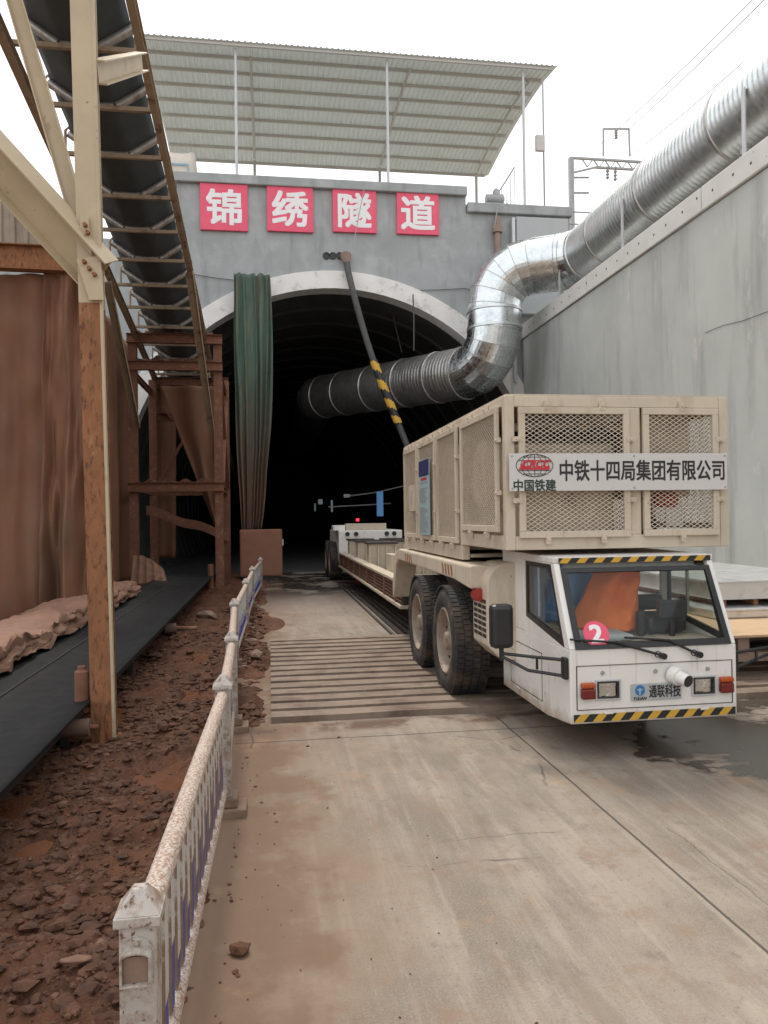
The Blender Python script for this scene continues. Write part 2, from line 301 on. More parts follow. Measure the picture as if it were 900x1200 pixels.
def road_mat():
    m = bpy.data.materials.new('road_concrete'); m.use_nodes = True; n = m.node_tree.nodes; L = m.node_tree.links; b = n['Principled BSDF']
    tc = n.new('ShaderNodeTexCoord'); OB = tc.outputs['Object']
    sp = n.new('ShaderNodeSeparateXYZ'); L.new(OB, sp.inputs[0]); X, Y = sp.outputs[0], sp.outputs[1]
    def mp(st, loc=(0, 0, 0)):
        q = n.new('ShaderNodeMapping'); q.inputs['Scale'].default_value = st; q.inputs['Location'].default_value = loc; L.new(OB, q.inputs[0]); return q.outputs[0]
    def nz(sc, st=(1, 1, 1), d=8, rg=0.6, loc=(0, 0, 0)):
        t = n.new('ShaderNodeTexNoise'); t.inputs['Scale'].default_value = sc; t.inputs['Detail'].default_value = d; t.inputs['Roughness'].default_value = rg; L.new(mp(st, loc), t.inputs[0]); return t.outputs[0]
    def ma(op, a, c=0.0, d=None):
        q = n.new('ShaderNodeMath'); q.operation = op
        for i, v in enumerate((a, c, d)):
            if v is None: continue
            if hasattr(v, 'is_output'): L.new(v, q.inputs[i])
            else: q.inputs[i].default_value = v
        return q.outputs[0]
    def rg(s_, a, c, o0=0., o1=1.):
        r = n.new('ShaderNodeMapRange'); r.interpolation_type = 'SMOOTHSTEP'; L.new(s_, r.inputs[0]); r.inputs[1].default_value = a; r.inputs[2].default_value = c; r.inputs[3].default_value = o0; r.inputs[4].default_value = o1; return r.outputs[0]
    def mix(f, a, c):
        x = n.new('ShaderNodeMix'); x.data_type = 'RGBA'
        for s_, v in ((0, f), (6, a), (7, c)):
            if hasattr(v, 'is_output'): L.new(v, x.inputs[s_])
            elif s_ == 0: x.inputs[0].default_value = v
            else: x.inputs[s_].default_value = (*v, 1)
        return x.outputs[2]
    c = mix(rg(nz(0.9), .35, .65), (0.165, 0.132, 0.102), (0.262, 0.217, 0.172))
    c = mix(rg(nz(3.4, (1, .13, 1), rg=.7),   .45, .66, 0, .5), c, (0.345, 0.295, 0.237))           # tyre-brushed streaks along the road
    c = mix(rg(nz(3.8, (1.3, .16, 1), loc=(4, 7, 0), rg=.7), .48, .66, 0, .55), c, (0.140, 0.118, 0.097))
    c = mix(rg(nz(9, (1.5, .08, 1), loc=(1, 8, 0)), .50, .66, 0, .4), c, (0.36, 0.31, 0.25))
    c = mix(rg(nz(26), .52, .75, 0, .45), c, (0.17, 0.14, 0.115))
    c = mix(rg(nz(110, d=4), .42, .68, 0, .45), c, (0.33, 0.29, 0.245))
    c = mix(rg(nz(55, d=5, loc=(3, 1, 0)), .58, .70, 0, .5), c, (0.10, 0.08, 0.065))
    wv = n.new('ShaderNodeTexWave'); wv.wave_type = 'RINGS'; wv.rings_direction = 'Z'; wv.inputs['Scale'].default_value = .9; wv.inputs['Distortion'].default_value = 2.5; wv.inputs['Detail'].default_value = 4; L.new(mp((1, .55, 1), (9, 2, 0)), wv.inputs[0])
    c = mix(ma('MULTIPLY', rg(wv.outputs[1], .72, .95), rg(nz(1.6, loc=(6, 6, 0)), .5, .62, 0, .38)), c, (0.15, 0.115, 0.085))   # faint curved tyre tracks
    c = mix(rg(nz(4, rg=.75, loc=(7, 4, 0)), .50, .66, 0, .6), c, (0.215, 0.145, 0.10))
    c = mix(rg(nz(7, (1, .7, 1), rg=.75, loc=(5, 9, 0)), .54, .68, 0, .5), c, (0.125, 0.102, 0.082))
    c = mix(rg(nz(3.1, (1, .6, 1), rg=.75, loc=(2, 14, 0)), .54, .70, 0, .5), c, (0.36, 0.305, 0.245))
    # red-brown mud tracked off the spoil side
    mud = ma('ADD', rg(X, 1.7, -0.3, 0, .55), ma('MULTIPLY', nz(1.1, loc=(9, 2, 0)), 1.0))
    c = mix(rg(mud, .62, 1.2, 0, .7), c, (0.215, 0.142, 0.092))
    c = mix(rg(ma('ADD', rg(X, 0.9, -0.3, 0, .5), nz(3.2, loc=(3, 3, 0))), .70, .95, 0, .8), c, (0.165, 0.098, 0.06))
    c = mix(rg(nz(1.3, rg=.7, loc=(2, 5, 0)), .57, .70, 0, .6), c, (0.32, 0.20, 0.12))
    c = mix(ma('MULTIPLY', rg(ma('ABSOLUTE', ma('SUBTRACT', Y, 6.28)), .05, .22, 1, 0), rg(nz(1.7, d=6, loc=(3, 9, 0)), .46, .56)), c, (0.11, 0.066, 0.045))
    c = mix(rg(nz(6, rg=.7, loc=(11, 4, 0)), .66, .70, 0, .55), c, (0.12, 0.085, 0.062))            # ochre stains
    c = mix(rg(Y, 10.9, 16, 0, .5), c, (0.21, 0.165, 0.135))                                # trafficked, grimy apron at the mouth
    def crack(coord, pos, wd, lo, hi, other, wob=0.02):
        d_ = ma('ABSOLUTE', ma('SUBTRACT', ma('ADD', coord, ma('MULTIPLY', ma('SUBTRACT', nz(2.5, d=5), .5), wob)), pos))
        k = rg(d_, wd * .5, wd, 1, 0)
        return ma('MULTIPLY', k, ma('MULTIPLY', ma('GREATER_THAN', other, lo), ma('LESS_THAN', other, hi)))
    ks = [crack(X, 1.885, .010, -6, 6.3, Y), crack(Y, 5.93, .012, -1, 9, X, .03), crack(X, 2.12, .006, 1.5, 3.9, Y, .12), crack(Y, 3.95, .007, .95, 1.5, X, .15), crack(Y, 0.6, .012, -1, 9, X)]
    for k in (ks[0], ks[1], ks[4]): c = mix(ma('MULTIPLY', k, .85), c, (0.045, 0.036, 0.03))
    for k in (ks[2], ks[3]): c = mix(ma('MULTIPLY', k, .45), c, (0.06, 0.045, 0.035))
    vo = n.new('ShaderNodeTexVoronoi'); vo.feature = 'DISTANCE_TO_EDGE'; vo.inputs['Scale'].default_value = .55
    wb = n.new('ShaderNodeMix'); wb.data_type = 'RGBA'; wb.inputs[0].default_value = .16; L.new(OB, wb.inputs[6])
    nn = n.new('ShaderNodeTexNoise'); nn.inputs['Scale'].default_value = 2.0; nn.inputs['Detail'].default_value = 6; L.new(OB, nn.inputs[0]); L.new(nn.outputs[1], wb.inputs[7]); L.new(wb.outputs[2], vo.inputs[0])
    hair = ma('MULTIPLY', rg(vo.outputs[0], 0.0015, .006, 1, 0), rg(nz(.8, loc=(1, 1, 0)), .52, .6))
    c = mix(ma('MULTIPLY', hair, .7), c, (0.06, 0.045, 0.035))
    # wet patch in front of the truck, and damp floor at the tunnel mouth
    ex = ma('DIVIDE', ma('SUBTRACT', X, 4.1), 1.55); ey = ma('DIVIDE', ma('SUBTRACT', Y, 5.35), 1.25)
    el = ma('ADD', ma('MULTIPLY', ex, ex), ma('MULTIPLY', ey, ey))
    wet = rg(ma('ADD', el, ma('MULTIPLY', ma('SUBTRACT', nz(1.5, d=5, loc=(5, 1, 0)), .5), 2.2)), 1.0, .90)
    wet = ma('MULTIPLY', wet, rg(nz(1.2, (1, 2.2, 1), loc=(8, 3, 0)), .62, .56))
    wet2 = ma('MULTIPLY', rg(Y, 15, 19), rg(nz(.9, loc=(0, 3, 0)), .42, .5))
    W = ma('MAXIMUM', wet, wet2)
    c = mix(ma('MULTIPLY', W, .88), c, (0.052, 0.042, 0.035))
    L.new(c, b.inputs['Base Color'])
    ro = ma('SUBTRACT', .86, ma('MULTIPLY', W, .66)); L.new(ro, b.inputs['Roughness'])
    bp = n.new('ShaderNodeBump'); bp.inputs['Strength'].default_value = .35; bp.inputs['Distance'].default_value = .012
    h = ma('ADD', ma('MULTIPLY', nz(14), ma('SUBTRACT', 1., W)), ma('MULTIPLY', nz(3), .6))
    for k in ks[:3]: h = ma('SUBTRACT', h, k)
    L.new(h, bp.inputs['Height']); L.new(bp.outputs[0], b.inputs['Normal'])
    return m
M['road'] = road_mat()

def mud_mat():
    m = mat('wet_mud', (0.112, 0.047, 0.024), 0.75, 0, 0.35, 2.5, 1.0, 38, spec=.25, dirt=((0.055, 0.022, 0.012), 6, 0.50, 0.16), dirt2=((0.18, 0.095, 0.055), 16, 0.58, 0.12))
    return m
M['mud'] = mud_mat()

# ------------------------------------------------------------------ ground
def st(name, mb, m, **k): return tag(mb.build(name, m, **k), kind='structure')
g = MB(); g.add([(-900, -900, -.62), (900, -900, -.62), (900, 900, -.62), (-900, 900, -.62)], [(0, 1, 2, 3)]); st('ground', g, M['earth'])
g = MB(); g.box(-.36, 8.2, -14, 24.5, -.5, 0); st('road', g, M['road'])
g = MB(); g.box(-5.0, 9.2, 24.5, 110, -.5, -.004); st('tunnel_floor', g, M['tunnelshade'])
g = MB()
SY0, SY1, NS = 6.42, 10.72, 15
for k in range(NS):
    y0 = SY0 + (SY1 - SY0) * k / NS; p = (SY1 - SY0) / NS
    nx = 26
    for i in range(1):
        a = [];
        for j in range(nx + 1):
            x = 0.0 + 8.15 * j / nx; e = lambda q: (noise.noise(Vector((x * 2.1, y0 * 3 + q, 1))) * .012)
            a.append((x, y0 + .040 + e(0), y0 + p - .040 + e(5), .05 + noise.noise(Vector((x, y0, 4))) * .006))
        for j in range(nx):
            A, B = a[j], a[j + 1]
            g.add([(A[0], A[1], -.01), (B[0], B[1], -.01), (B[0], B[2], -.01), (A[0], A[2], -.01), (A[0], A[1] + .008, A[3]), (B[0], B[1] + .008, B[3]), (B[0], B[2] - .008, B[3]), (A[0], A[2] - .008, A[3])],
                  [(4, 5, 6, 7), (0, 1, 5, 4), (2, 3, 7, 6)] + ([(3, 0, 4, 7)] if j == 0 else []) + ([(1, 2, 6, 5)] if j == nx - 1 else []))
st('ramp', g, M['slats'], fix=False)
g = MB()
for k in range(7):
    x = 1.72 + k * .105; g.box(x, x + .035, 10.74, 19.5, .001, .03)
tag(g.build('drain_grating', M['dark']), 'long dark slotted steel drain strip in the concrete beside the low trailer', 'drain')

PUD = [(at(px, py, Z=.03), rx, ry) for px, py, rx, ry in ((205, 900, .12, .42), (42, 988, .10, .12), (18, 945, .09, .14), (120, 838, .16, .3), (222, 812, .10, .35), (236, 770, .08, .4))]
def base_mud(x, y, lvl):
    return .045 - .075 + .02 * noise.noise(Vector((x, y, 0)) * .8)
def mudz(x, y):
    v = Vector((x, y, 0))
    z = .02 + .075 * noise.fractal(v * 1.1, 1.0, 2.0, 3) + .05 * noise.fractal(v * 4.1, .9, 2.1, 4) + .028 * abs(noise.noise(v * 15)) + .012 * noise.noise(v * 34)
    edge = -.30 + .07 * noise.noise(Vector((y * 1.3, 3, 0))) + (.26 if y > 6.4 else 0) + .05 * noise.noise(Vector((y * 6, 8, 0)))
    t = max(0, min(1, (x - (edge - .12)) / .18)); z = z * (1 - t) + (-.05) * t
    z += .10 * math.exp(-((x + .15) ** 2 / .05 + (y - 9.4) ** 2 / .5)) + .13 * math.exp(-((x + .0) ** 2 / .06 + (y - 12.6) ** 2 / .7))
    t2 = max(0, min(1, (-1.15 - x) / .5)); z -= .06 * t2
    for (c, rx, ry) in PUD:
        q = ((x - c.x) / rx) ** 2 + ((y - c.y) / ry) ** 2 + .9 * noise.noise(Vector((x * 6, y * 4, 2)))
        if q < 3.5: k = math.exp(-max(0, q) * 1.1); z = z * (1 - k) + (base_mud(c.x, c.y, 0) - .02) * k
    return z
g = MB()
def mf(u, v):
    y = .9 + 23.3 * v ** 1.75; x = -6.2 + 6.55 * (1 - (1 - u) ** 2.0)
    return (x, y, mudz(x, y))
g.grid(mf, 170, 620); st('mud', g, M['mud'], smooth=True, fix=False)
for (c, rx, ry) in PUD:
    zs = base_mud(c.x, c.y, 1.0) + .018; g = MB(); n_ = 30
    g.add([(c.x + 2.2 * rx * math.cos(2 * math.pi * k / n_), c.y + 2.2 * ry * math.sin(2 * math.pi * k / n_), zs) for k in range(n_)], [tuple(range(n_))]); st('puddle', g, M['wetmud'])

# loose rubble over the mud
def stone_geo(g, c, s_, rnd):
    t = (1 + 5 ** .5) / 2
    vs = [(-1, t, 0), (1, t, 0), (-1, -t, 0), (1, -t, 0), (0, -1, t), (0, 1, t), (0, -1, -t), (0, 1, -t), (t, 0, -1), (t, 0, 1), (-t, 0, -1), (-t, 0, 1)]
    fs = [(0, 11, 5), (0, 5, 1), (0, 1, 7), (0, 7, 10), (0, 10, 11), (1, 5, 9), (5, 11, 4), (11, 10, 2), (10, 7, 6), (7, 1, 8), (3, 9, 4), (3, 4, 2), (3, 2, 6), (3, 6, 8), (3, 8, 9), (4, 9, 5), (2, 4, 11), (6, 2, 10), (8, 6, 7), (9, 8, 1)]
    sx, sy, sz = s_ * rnd.uniform(.8, 1.5), s_ * rnd.uniform(.6, 1.1), s_ * rnd.uniform(.3, .65); a = rnd.uniform(0, 6.28); tl = rnd.uniform(-.4, .4)
    rot = Matrix.Rotation(a, 3, 'Z') @ Matrix.Rotation(tl, 3, 'X')
    g.add([Vector(c) + rot @ Vector((x * sx * rnd.uniform(.7, 1.15), y * sy * rnd.uniform(.7, 1.15), z * sz * rnd.uniform(.7, 1.15))) * .53 for x, y, z in vs], fs)
rnd = random.Random(3); g = MB(); k = 0
while k < 20000:
    y = 1.3 + 13 * rnd.random() ** 1.9; x = rnd.uniform(-1.75, -.05)
    dens = noise.noise(Vector((x * 1.6, y * 1.1, 5))) + .35 - (.25 if y > 7 else 0)
    if y > 6.6 and x > -.28 and not (8.6 < y < 10.6): dens -= .3
    if rnd.random() > dens + .25: continue
    if x > -.34 and y < 6.4 and rnd.random() < .93: continue
    s_ = .006 + .036 * rnd.random() ** 4.2
    if rnd.random() < .012: s_ = rnd.uniform(.035, .06)
    if y > 6: s_ *= 1.25
    if any(((x - c.x) / rx) ** 2 + ((y - c.y) / ry) ** 2 < 1.1 for c, rx, ry in PUD) and rnd.random() < .9: continue
    stone_geo(g, (x, y, mudz(x, y) + s_ * .12), s_, rnd); k += 1
tag(g.build('rubble', M['stone'], fix=False), 'loose red-brown stone rubble strewn over the mud', 'rubble', kind='stuff')
rnd = random.Random(9); g = MB()
for k in range(110):
    x = -.2 + 1.2 * rnd.random() ** 2.5; y = 1.6 + 4.8 * rnd.random()
    stone_geo(g, (x, y, .003), .004 + .011 * rnd.random() ** 4, rnd)
tag(g.build('grit', M['stone'], fix=False), 'scattered crumbs of mud and grit on the concrete road', 'grit', kind='stuff')
g = MB(); stone_geo(g, at(281, 1112, Z=0.02), .042, random.Random(5))
tag(g.build('stone', M['stone'], bevel=.004), 'lone brown stone lying on the concrete beside the near railing', 'stone')
for k, (px, py, s_, lab) in enumerate(((243, 722, .17, 'flat pale broken slab lying in the mud beside the black belt'), (300, 775, .10, 'broken concrete lump half sunk in mud right of the railing'), (90, 1135, .05, 'pale brown rounded stone among the dark rubble left of the near post'))):
    c = at(px, py, Z=.06); g = MB(); stone_geo(g, (c.x, c.y, mudz(c.x, c.y) + .03), s_, random.Random(20 + k)); tag(g.build('stone', M['concblock'] if k < 2 else M['tarpheap'], bevel=.006), lab, 'stone')

# terrain above and around the cutting
g = MB(); g.box(8.9, 300, -80, 300, -.6, 7.2); g.box(-300, -5.6, 34.1, 300, -.58, 11.9); g.box(9.9, 300, 300.5, 301, -.58, 7.1); g.box(-5.6, 9.9, 34.1, 300, 9.6, 11.9); st('terrain', g, M['earth'])

# ------------------------------------------------------------------ right retaining wall
t = thing('retaining_wall', (8.2, 10, 0), 'tall grey concrete retaining wall right of the truck with a pale coping', 'wall')
g = MB(); g.box(8.2, 8.75, -8, 23.98, -.55, 7.38); g.build('wall', M['wallc'], t)
for k in range(6):
    y0 = 24 - (k + 1) * 5.3
    g = MB(); g.box(8.14, 8.70, y0 + .012, y0 + 5.3 - .012 if k else 23.97, 7.40, 7.86); g.build('coping', M['coping'], t, bevel=.02)
for k in range(26):
    y = 9 + k * .57 + .2 * noise.noise(Vector((k * 1.7, 0, 0))); z = 7.63 + .12 * noise.noise(Vector((k * 2.3, 5, 0)))
    g = MB(); g.lathe([(0, .0001), (0, .028)], (8.138, y, z), 'X', 10); g.build('tie_hole', M['dark'], t)
g = MB(); g.tube([at(px, py, X=8.196) for px, py in ((826, 390), (848, 381), (870, 376), (905, 363))], .004, 5); g.build('crack_line', M['hose'], t)
g = MB(); g.box(7.55, 8.19, 4, 23.9, 0.004, .62); g.build('ledge', M['wallc'], t, bevel=.02)

# ------------------------------------------------------------------ portal and tunnel
PY = 24.0; CX, CZ, RI, RO = 2.15, 2.42, 6.45, 7.0
t = thing('tunnel_portal', (CX, PY, 0), 'grey concrete tunnel portal wall with a whitewashed arch and four red signs', 'tunnel portal')
def arch(r, n_=64):
    a_ = [math.asin(max(-1, -CZ / r))]; a1 = math.pi - a_[0]
    return [(CX + r * math.cos(a_[0] + (a1 - a_[0]) * k / n_), CZ + r * math.sin(a_[0] + (a1 - a_[0]) * k / n_)) for k in range(n_ + 1)]
g = MB(); ar = arch(RO + .002); n_ = len(ar)
def topz(x): return 11.98 if x < 6.4 else 11.46
# face: strips from arch up to the top, with the flanks
outer = []
for (x, z) in ar: outer.append((min(max(x, -2.65), 9.9), topz(x)))
for i in range(n_ - 1):
    (xa, za), (xb, zb) = ar[i], ar[i + 1]
    xa_, xb_ = max(-2.65, min(9.9, xa)), max(-2.65, min(9.9, xb))
    ta, tb = topz((xa + xb) / 2), topz((xa + xb) / 2)
    va = [(xa, PY, za), (xb, PY, zb), (xb_ if xb > -2.65 else -2.65, PY, tb), (xa_ if xa > -2.65 else -2.65, PY, ta)]
    if za < CZ and (xa > CX): va = [(xa, PY, za), (xb, PY, zb), (9.9, PY, zb), (9.9, PY, za)]
    elif xa > 9.149: continue
    if xb < -2.65: continue
    g.add(va, [(0, 1, 2, 3)])
M2 = g
# simple robust version: quads column by column over x
g = MB(); xs = sorted(set([-2.65, 6.4, 9.9] + [CX + (RO + .002) * math.cos(math.pi * k / 96) for k in range(97) if -2.65 < CX + RO * math.cos(math.pi * k / 96) < 9.9]))
def az(x):
    d = (RO + .002) ** 2 - (x - CX) ** 2
    return CZ + math.sqrt(d) if d > 0 else -.5
for a, b in zip(xs[:-1], xs[1:]):
    tz = topz((a + b) / 2); za, zb = az(a), az(b)
    if (a + b) / 2 > CX + RO: za = zb = -.5
    g.add([(a, PY, za), (b, PY, zb), (b, PY, tz), (a, PY, tz)], [(0, 1, 2, 3)])
    g.add([(a, PY, tz), (b, PY, tz), (b, PY + 10, tz), (a, PY + 10, tz)], [(0, 1, 2, 3)])
g.add([(-2.65, PY, 9.8), (-2.65, PY + 10, 9.8), (-2.65, PY + 10, 11.98), (-2.65, PY, 11.98)], [(0, 1, 2, 3)])
g.add([(6.4, PY, 11.46), (6.4, PY + 10, 11.46), (6.4, PY + 10, 11.98), (6.4, PY, 11.98)], [(0, 1, 2, 3)])
g.build('wall', M['portal'], t, fix=False)
g = MB(); xs = sorted(set([-9, -2.65] + [CX - (RO + .002) * math.cos(math.pi * k / 128) for k in range(129) if CX - RO * math.cos(math.pi * k / 128) < -2.65]))
for a, b in zip(xs[:-1], xs[1:]):
    g.add([(a, PY + .3, az(a)), (b, PY + .3, az(b)), (b, PY + .3, 10.3), (a, PY + .3, 10.3)], [(0, 1, 2, 3)])
    g.add([(a, PY + .3, 10.3), (b, PY + .3, 10.3), (b, PY + 10, 10.3), (a, PY + 10, 10.3)], [(0, 1, 2, 3)])
g.build('wing_wall', M['portal'], t, fix=False)
g = MB(); g.box(9.9, 14, PY + .1, PY + .9, 6.9, 10.9); g.build('wing_wall', M['portal'], t)
g = MB(); g.box(-2.80, 6.42, PY - .16, PY + .5, 11.985, 12.28); g.build('parapet', M['portal'], t, bevel=.03)
g = MB(); g.box(6.425, 9.95, PY - .16, PY + .5, 11.465, 11.78); g.build('parapet', M['portal'], t, bevel=.03)
g = MB(); ai, ao = arch(RI), arch(RO)
for i in range(len(ai) - 1):
    q = [ai[i], ai[i + 1], ao[i + 1], ao[i]]
    g.add([(p[0], y, p[1]) for y in (PY - .14, PY + .5) for p in q], [(3, 2, 1, 0), (0, 1, 5, 4), (2, 3, 7, 6)])
g.build('arch_collar', M['collar'], t, smooth=True)
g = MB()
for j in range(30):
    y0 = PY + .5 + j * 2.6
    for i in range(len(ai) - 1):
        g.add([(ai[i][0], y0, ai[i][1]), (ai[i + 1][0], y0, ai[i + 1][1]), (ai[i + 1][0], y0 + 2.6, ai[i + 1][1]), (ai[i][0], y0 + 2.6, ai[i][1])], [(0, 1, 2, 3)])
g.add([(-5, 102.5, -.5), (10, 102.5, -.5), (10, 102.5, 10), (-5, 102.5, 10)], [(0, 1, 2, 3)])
lin = g.build('tunnel_lining', M['tunnelshade'], t, fix=False)
for px in (382.5, 390, 398):
    c = at(px, 300, Y=PY); g = MB(); g.lathe([(-.03, .085), (-.03, .115), (.06, .115)], c, 'Y', 20); g.lathe([(-.012, .0001), (-.012, .09)], c, 'Y', 20, 1)
    g.build('pipe_sleeve', [M['black'], M['black']], t)
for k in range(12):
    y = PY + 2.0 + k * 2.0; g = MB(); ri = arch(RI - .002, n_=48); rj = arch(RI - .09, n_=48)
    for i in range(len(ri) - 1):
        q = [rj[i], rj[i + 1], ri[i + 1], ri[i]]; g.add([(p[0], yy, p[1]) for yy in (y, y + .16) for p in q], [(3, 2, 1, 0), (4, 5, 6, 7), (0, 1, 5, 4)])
    g.build('lining_rib', M['tunnelshade'], t, fix=False)
for k in range(4):
    z = 3.0 + k * .28; xw = CX + math.sqrt(RI ** 2 - (z - CZ) ** 2) - .16
    g = MB(); g.tube([(xw, PY + .6 + j * 2, z - .06 * (j % 2)) for j in range(22)], .035, 6); g.build('wall_cable', M['hose'], t)
# thin wire sagging across the portal face
for a, b, sg in (((210, 318), (330, 330), .1), ((330, 330), (545, 338), .15), ((545, 338), (640, 345), .1)):
    A, B = at(*a, Y=PY - .05), at(*b, Y=PY - .05); g = MB(); g.tube([A.lerp(B, k / 8) - Vector((0, 0, sg * 4 * (k / 8) * (1 - k / 8))) for k in range(9)], .012, 5); g.build('face_wire', M['hose'], t)

# red character signs
for (px, py, w_, ch) in ((262.5, 243, 1.43, '锦'), (340, 245, 1.42, '绣'), (415.5, 247, 1.38, '隧'), (489.5, 250, 1.36, '道')):
    c = at(px, py, Y=23.93)
    s_ = thing('sign_panel', c, 'square red sign panel bearing the white character %s above the tunnel mouth' % ch, 'sign', 'red character signs above the arch')
    g = MB(); g.box(c.x - w_ / 2, c.x + w_ / 2, c.y - .03, c.y + .06, c.z - w_ / 2, c.z + w_ / 2); g.build('panel', M['signred'], s_, bevel=.01)
    text('lettering', ch, 1.14, (c.x, c.y - .034, c.z), M['signwhite'], s_, bold=.024, depth=.012)

# ------------------------------------------------------------------ canopy on the portal roof
t = thing('roof_canopy', (2.8, 28, 12), 'arched corrugated sheet canopy on slim posts above the tunnel portal', 'canopy')
prof = [(23.9, 16.40), (25.2, 16.62), (26.8, 16.70), (28.4, 16.68), (30.2, 16.58), (32.0, 16.38)]
def cz(y):
    for (a, za), (b, zb) in zip(prof[:-1], prof[1:]):
        if y <= b + 1e-6: return za + (zb - za) * (y - a) / (b - a)
    return prof[-1][1]
g = MB(); xs = []; x = -3.75
pat = [(0, 0), (.10, 0), (.12, .03), (.16, .03), (.18, 0)]
while x < 9.4:
    for dx, dz in pat[:-1]: xs.append((x + dx, dz))
    x += .18
ys = [23.9 + 8.1 * j / 12 for j in range(13)]
g.grid(lambda u, v: (xs[round(u * (len(xs) - 1))][0], ys[round(v * 12)], cz(ys[round(v * 12)]) + xs[round(u * (len(xs) - 1))][1]), len(xs) - 1, 12)
g.build('roof_sheet', M['roof'], t, thick=.004, fix=False)
for k in range(9):
    y = 24.0 + 7.9 * k / 8; g = MB(); g.box(-3.7, 9.36, y - .03, y + .03, cz(y) - .11, cz(y) - .008); g.build('purlin', M['purlin'], t)
for px in (277.5, 455, 614.5):
    b = at(px, 203, Y=24.15); zb_ = 12.285 if px < 600 else 11.785; g = MB(); g.tube([(b.x, 24.15, zb_), (b.x, 24.15, cz(24.15) - .13)], .045, 12); g.build('post', M['postgrey'], t)
    g = MB(); g.box(b.x - .12, b.x + .12, 24.03, 24.27, zb_, zb_ + .015); g.build('base_plate', M['postgrey'], t)
for x in (-.4, 4.75, 8.9):
    g = MB(); g.tube([(x, 31.6, 11.98), (x, 31.6, cz(31.6) - .13)], .06, 10); g.build('post', M['purlin'], t)
    g = MB(); g.tube([(x, y, cz(y) - .17) for y in ys[1:-1]], .045, 8); g.build('rafter', M['purlin'], t)

# things on the portal roof
c = at(210, 200, Y=24.6); t = thing('woven_bag', (c.x, 24.6, 11.95), 'pale woven bulk bag with a blue printed frame on the portal roof corner', 'bag')
x0, x1 = at(192, 190, Y=24.5).x, at(228, 190, Y=24.5).x; z0, z1 = 10.35, at(215, 178, Y=24.5).z
g = MB()
def bagf(u, v):
    a = 2 * math.pi * u; sx = abs(math.cos(a)) ** .5 * math.copysign(1, math.cos(a)); sy = abs(math.sin(a)) ** .5 * math.copysign(1, math.sin(a))
    wv = 1 + .05 * noise.noise(Vector((sx * 2, sy * 2, v * 3))) - .05 * (v > .9)
    return ((x0 + x1) / 2 + (x1 - x0) / 2 * sx * wv, 25.1 + .5 * sy * wv, z0 + (z1 - z0) * v + (.16 * abs(sx) ** 3 if v > .95 else 0))
g.grid(bagf, 28, 10); g.build('bag_body', M['bag'], t, smooth=True, thick=.01)
g = MB(); zz = z0 + (z1 - z0) * .86; xr = x1 - .18; yf = 24.55
g.box(x0 + .1, xr, yf - .012, yf + .0, zz, zz + .05); g.box(xr - .04, xr, yf - .013, yf + .001, 12.3, zz - .002); g.build('printed_frame', M['bagblue'], t)
c = at(580, 233, Y=24.1); t = thing('pump', (c.x, 24.1, 11.78), 'small grey pump motor on the right parapet above a brown pipe', 'pump')
g = MB(); g.lathe([(-.30, .0001), (-.30, .15), (.25, .17), (.30, .10), (.30, .0001)], (c.x, 24.1, 12.0), 'X', 20); g.build('motor', M['greysteel'], t, smooth=True)
g = MB(); g.lathe([(.14, .13), (.32, .12), (.40, .05), (.40, .0001)], (c.x + .05, 24.1, 11.95), 'Z', 16); g.build('terminal_box', M['greysteel'], t, smooth=True)
g = MB(); g.box(c.x - .3, c.x + .3, 24.0, 24.2, 11.785, 11.86); g.build('mount', M['greysteel'], t)
t = thing('drain_pipe', (7.38, 23.75, 9), 'brown vertical pipe on the portal wall right of the signs', 'pipe')
g = MB(); g.tube([(7.38, 23.80, 11.3), (7.38, 23.80, 8.0)], .10, 14); g.build('pipe', M['brownpipe'], t, smooth=True)
g = MB(); g.lathe([(-.1, .11), (-.1, .16), (.1, .16), (.1, .11)], (7.38, 23.80, 10.9), 'Z', 16); g.build('collar', M['brownpipe'], t)
A, B = at(583, 245, Y=23.72), at(579, 268, Y=23.72); g = MB(); g.tube([A + Vector((.35, 0, .2)), A, B], .02, 6); g.build('tie_wire', M['wire'], t)
c0, c1 = at(605, 256, Y=23.7), at(666, 300, Y=23.7); t = thing('wall_panel', (8.9, 23.8, 8.4), 'large pale grey flat panel on the portal wall right of the brown pipe', 'panel')
g = MB(); g.box(8.0, 9.75, 23.72, 23.97, 8.2, 11.33); g.build('panel', M['panelgrey'], t, bevel=.02)
g = MB(); g.box(7.86, 7.96, 23.75, 23.95, 6.0, 11.3); g.build('side_channel', M['postgrey'], t)
t = thing('wall_rod', (7.6, 23.8, 6.0), 'thin pale vertical rod on the portal wall below the duct elbow', 'rod')
g = MB(); p = at(602, 320, Y=23.85); g.tube([(p.x - .1, 23.85, 7.6), (p.x - .12, 23.85, 4.0)], .04, 8); g.build('rod', M['postgrey'], t)
t = thing('stair_railing', (8.2, 27, 11.7), 'slanted white fence panel of thin bars on the portal roof beside the right canopy post', 'railing')
A, B = at(594, 235, Y=26.5), at(620, 192, Y=24.9); A.z = 11.5
g = MB(); a0, b0 = Vector((8.15, 29.5, 11.5)), Vector((8.25, 24.6, 11.78)); hs = 1.45
g.tube([a0 + Vector((0, 0, hs)), b0 + Vector((0, 0, hs + .1))], .025, 8); g.tube([a0 + Vector((0, 0, .15)), b0 + Vector((0, 0, .2))], .025, 8); g.build('rail', M['postgrey'], t)
for k in range(12):
    p = a0.lerp(b0, k / 11); g = MB(); g.tube([p, p + Vector((0, 0, hs))], .018, 6); g.build('bar', M['postgrey'], t)
t = thing('roof_guardrail', (6.9, 26, 11.46), 'low thin pipe guardrail on the portal roof between canopy and right post', 'railing')
g = MB()
for x in (6.6, 8.3): g.tube([(x, 28, 11.46), (x, 28, 12.75)], .025, 6)
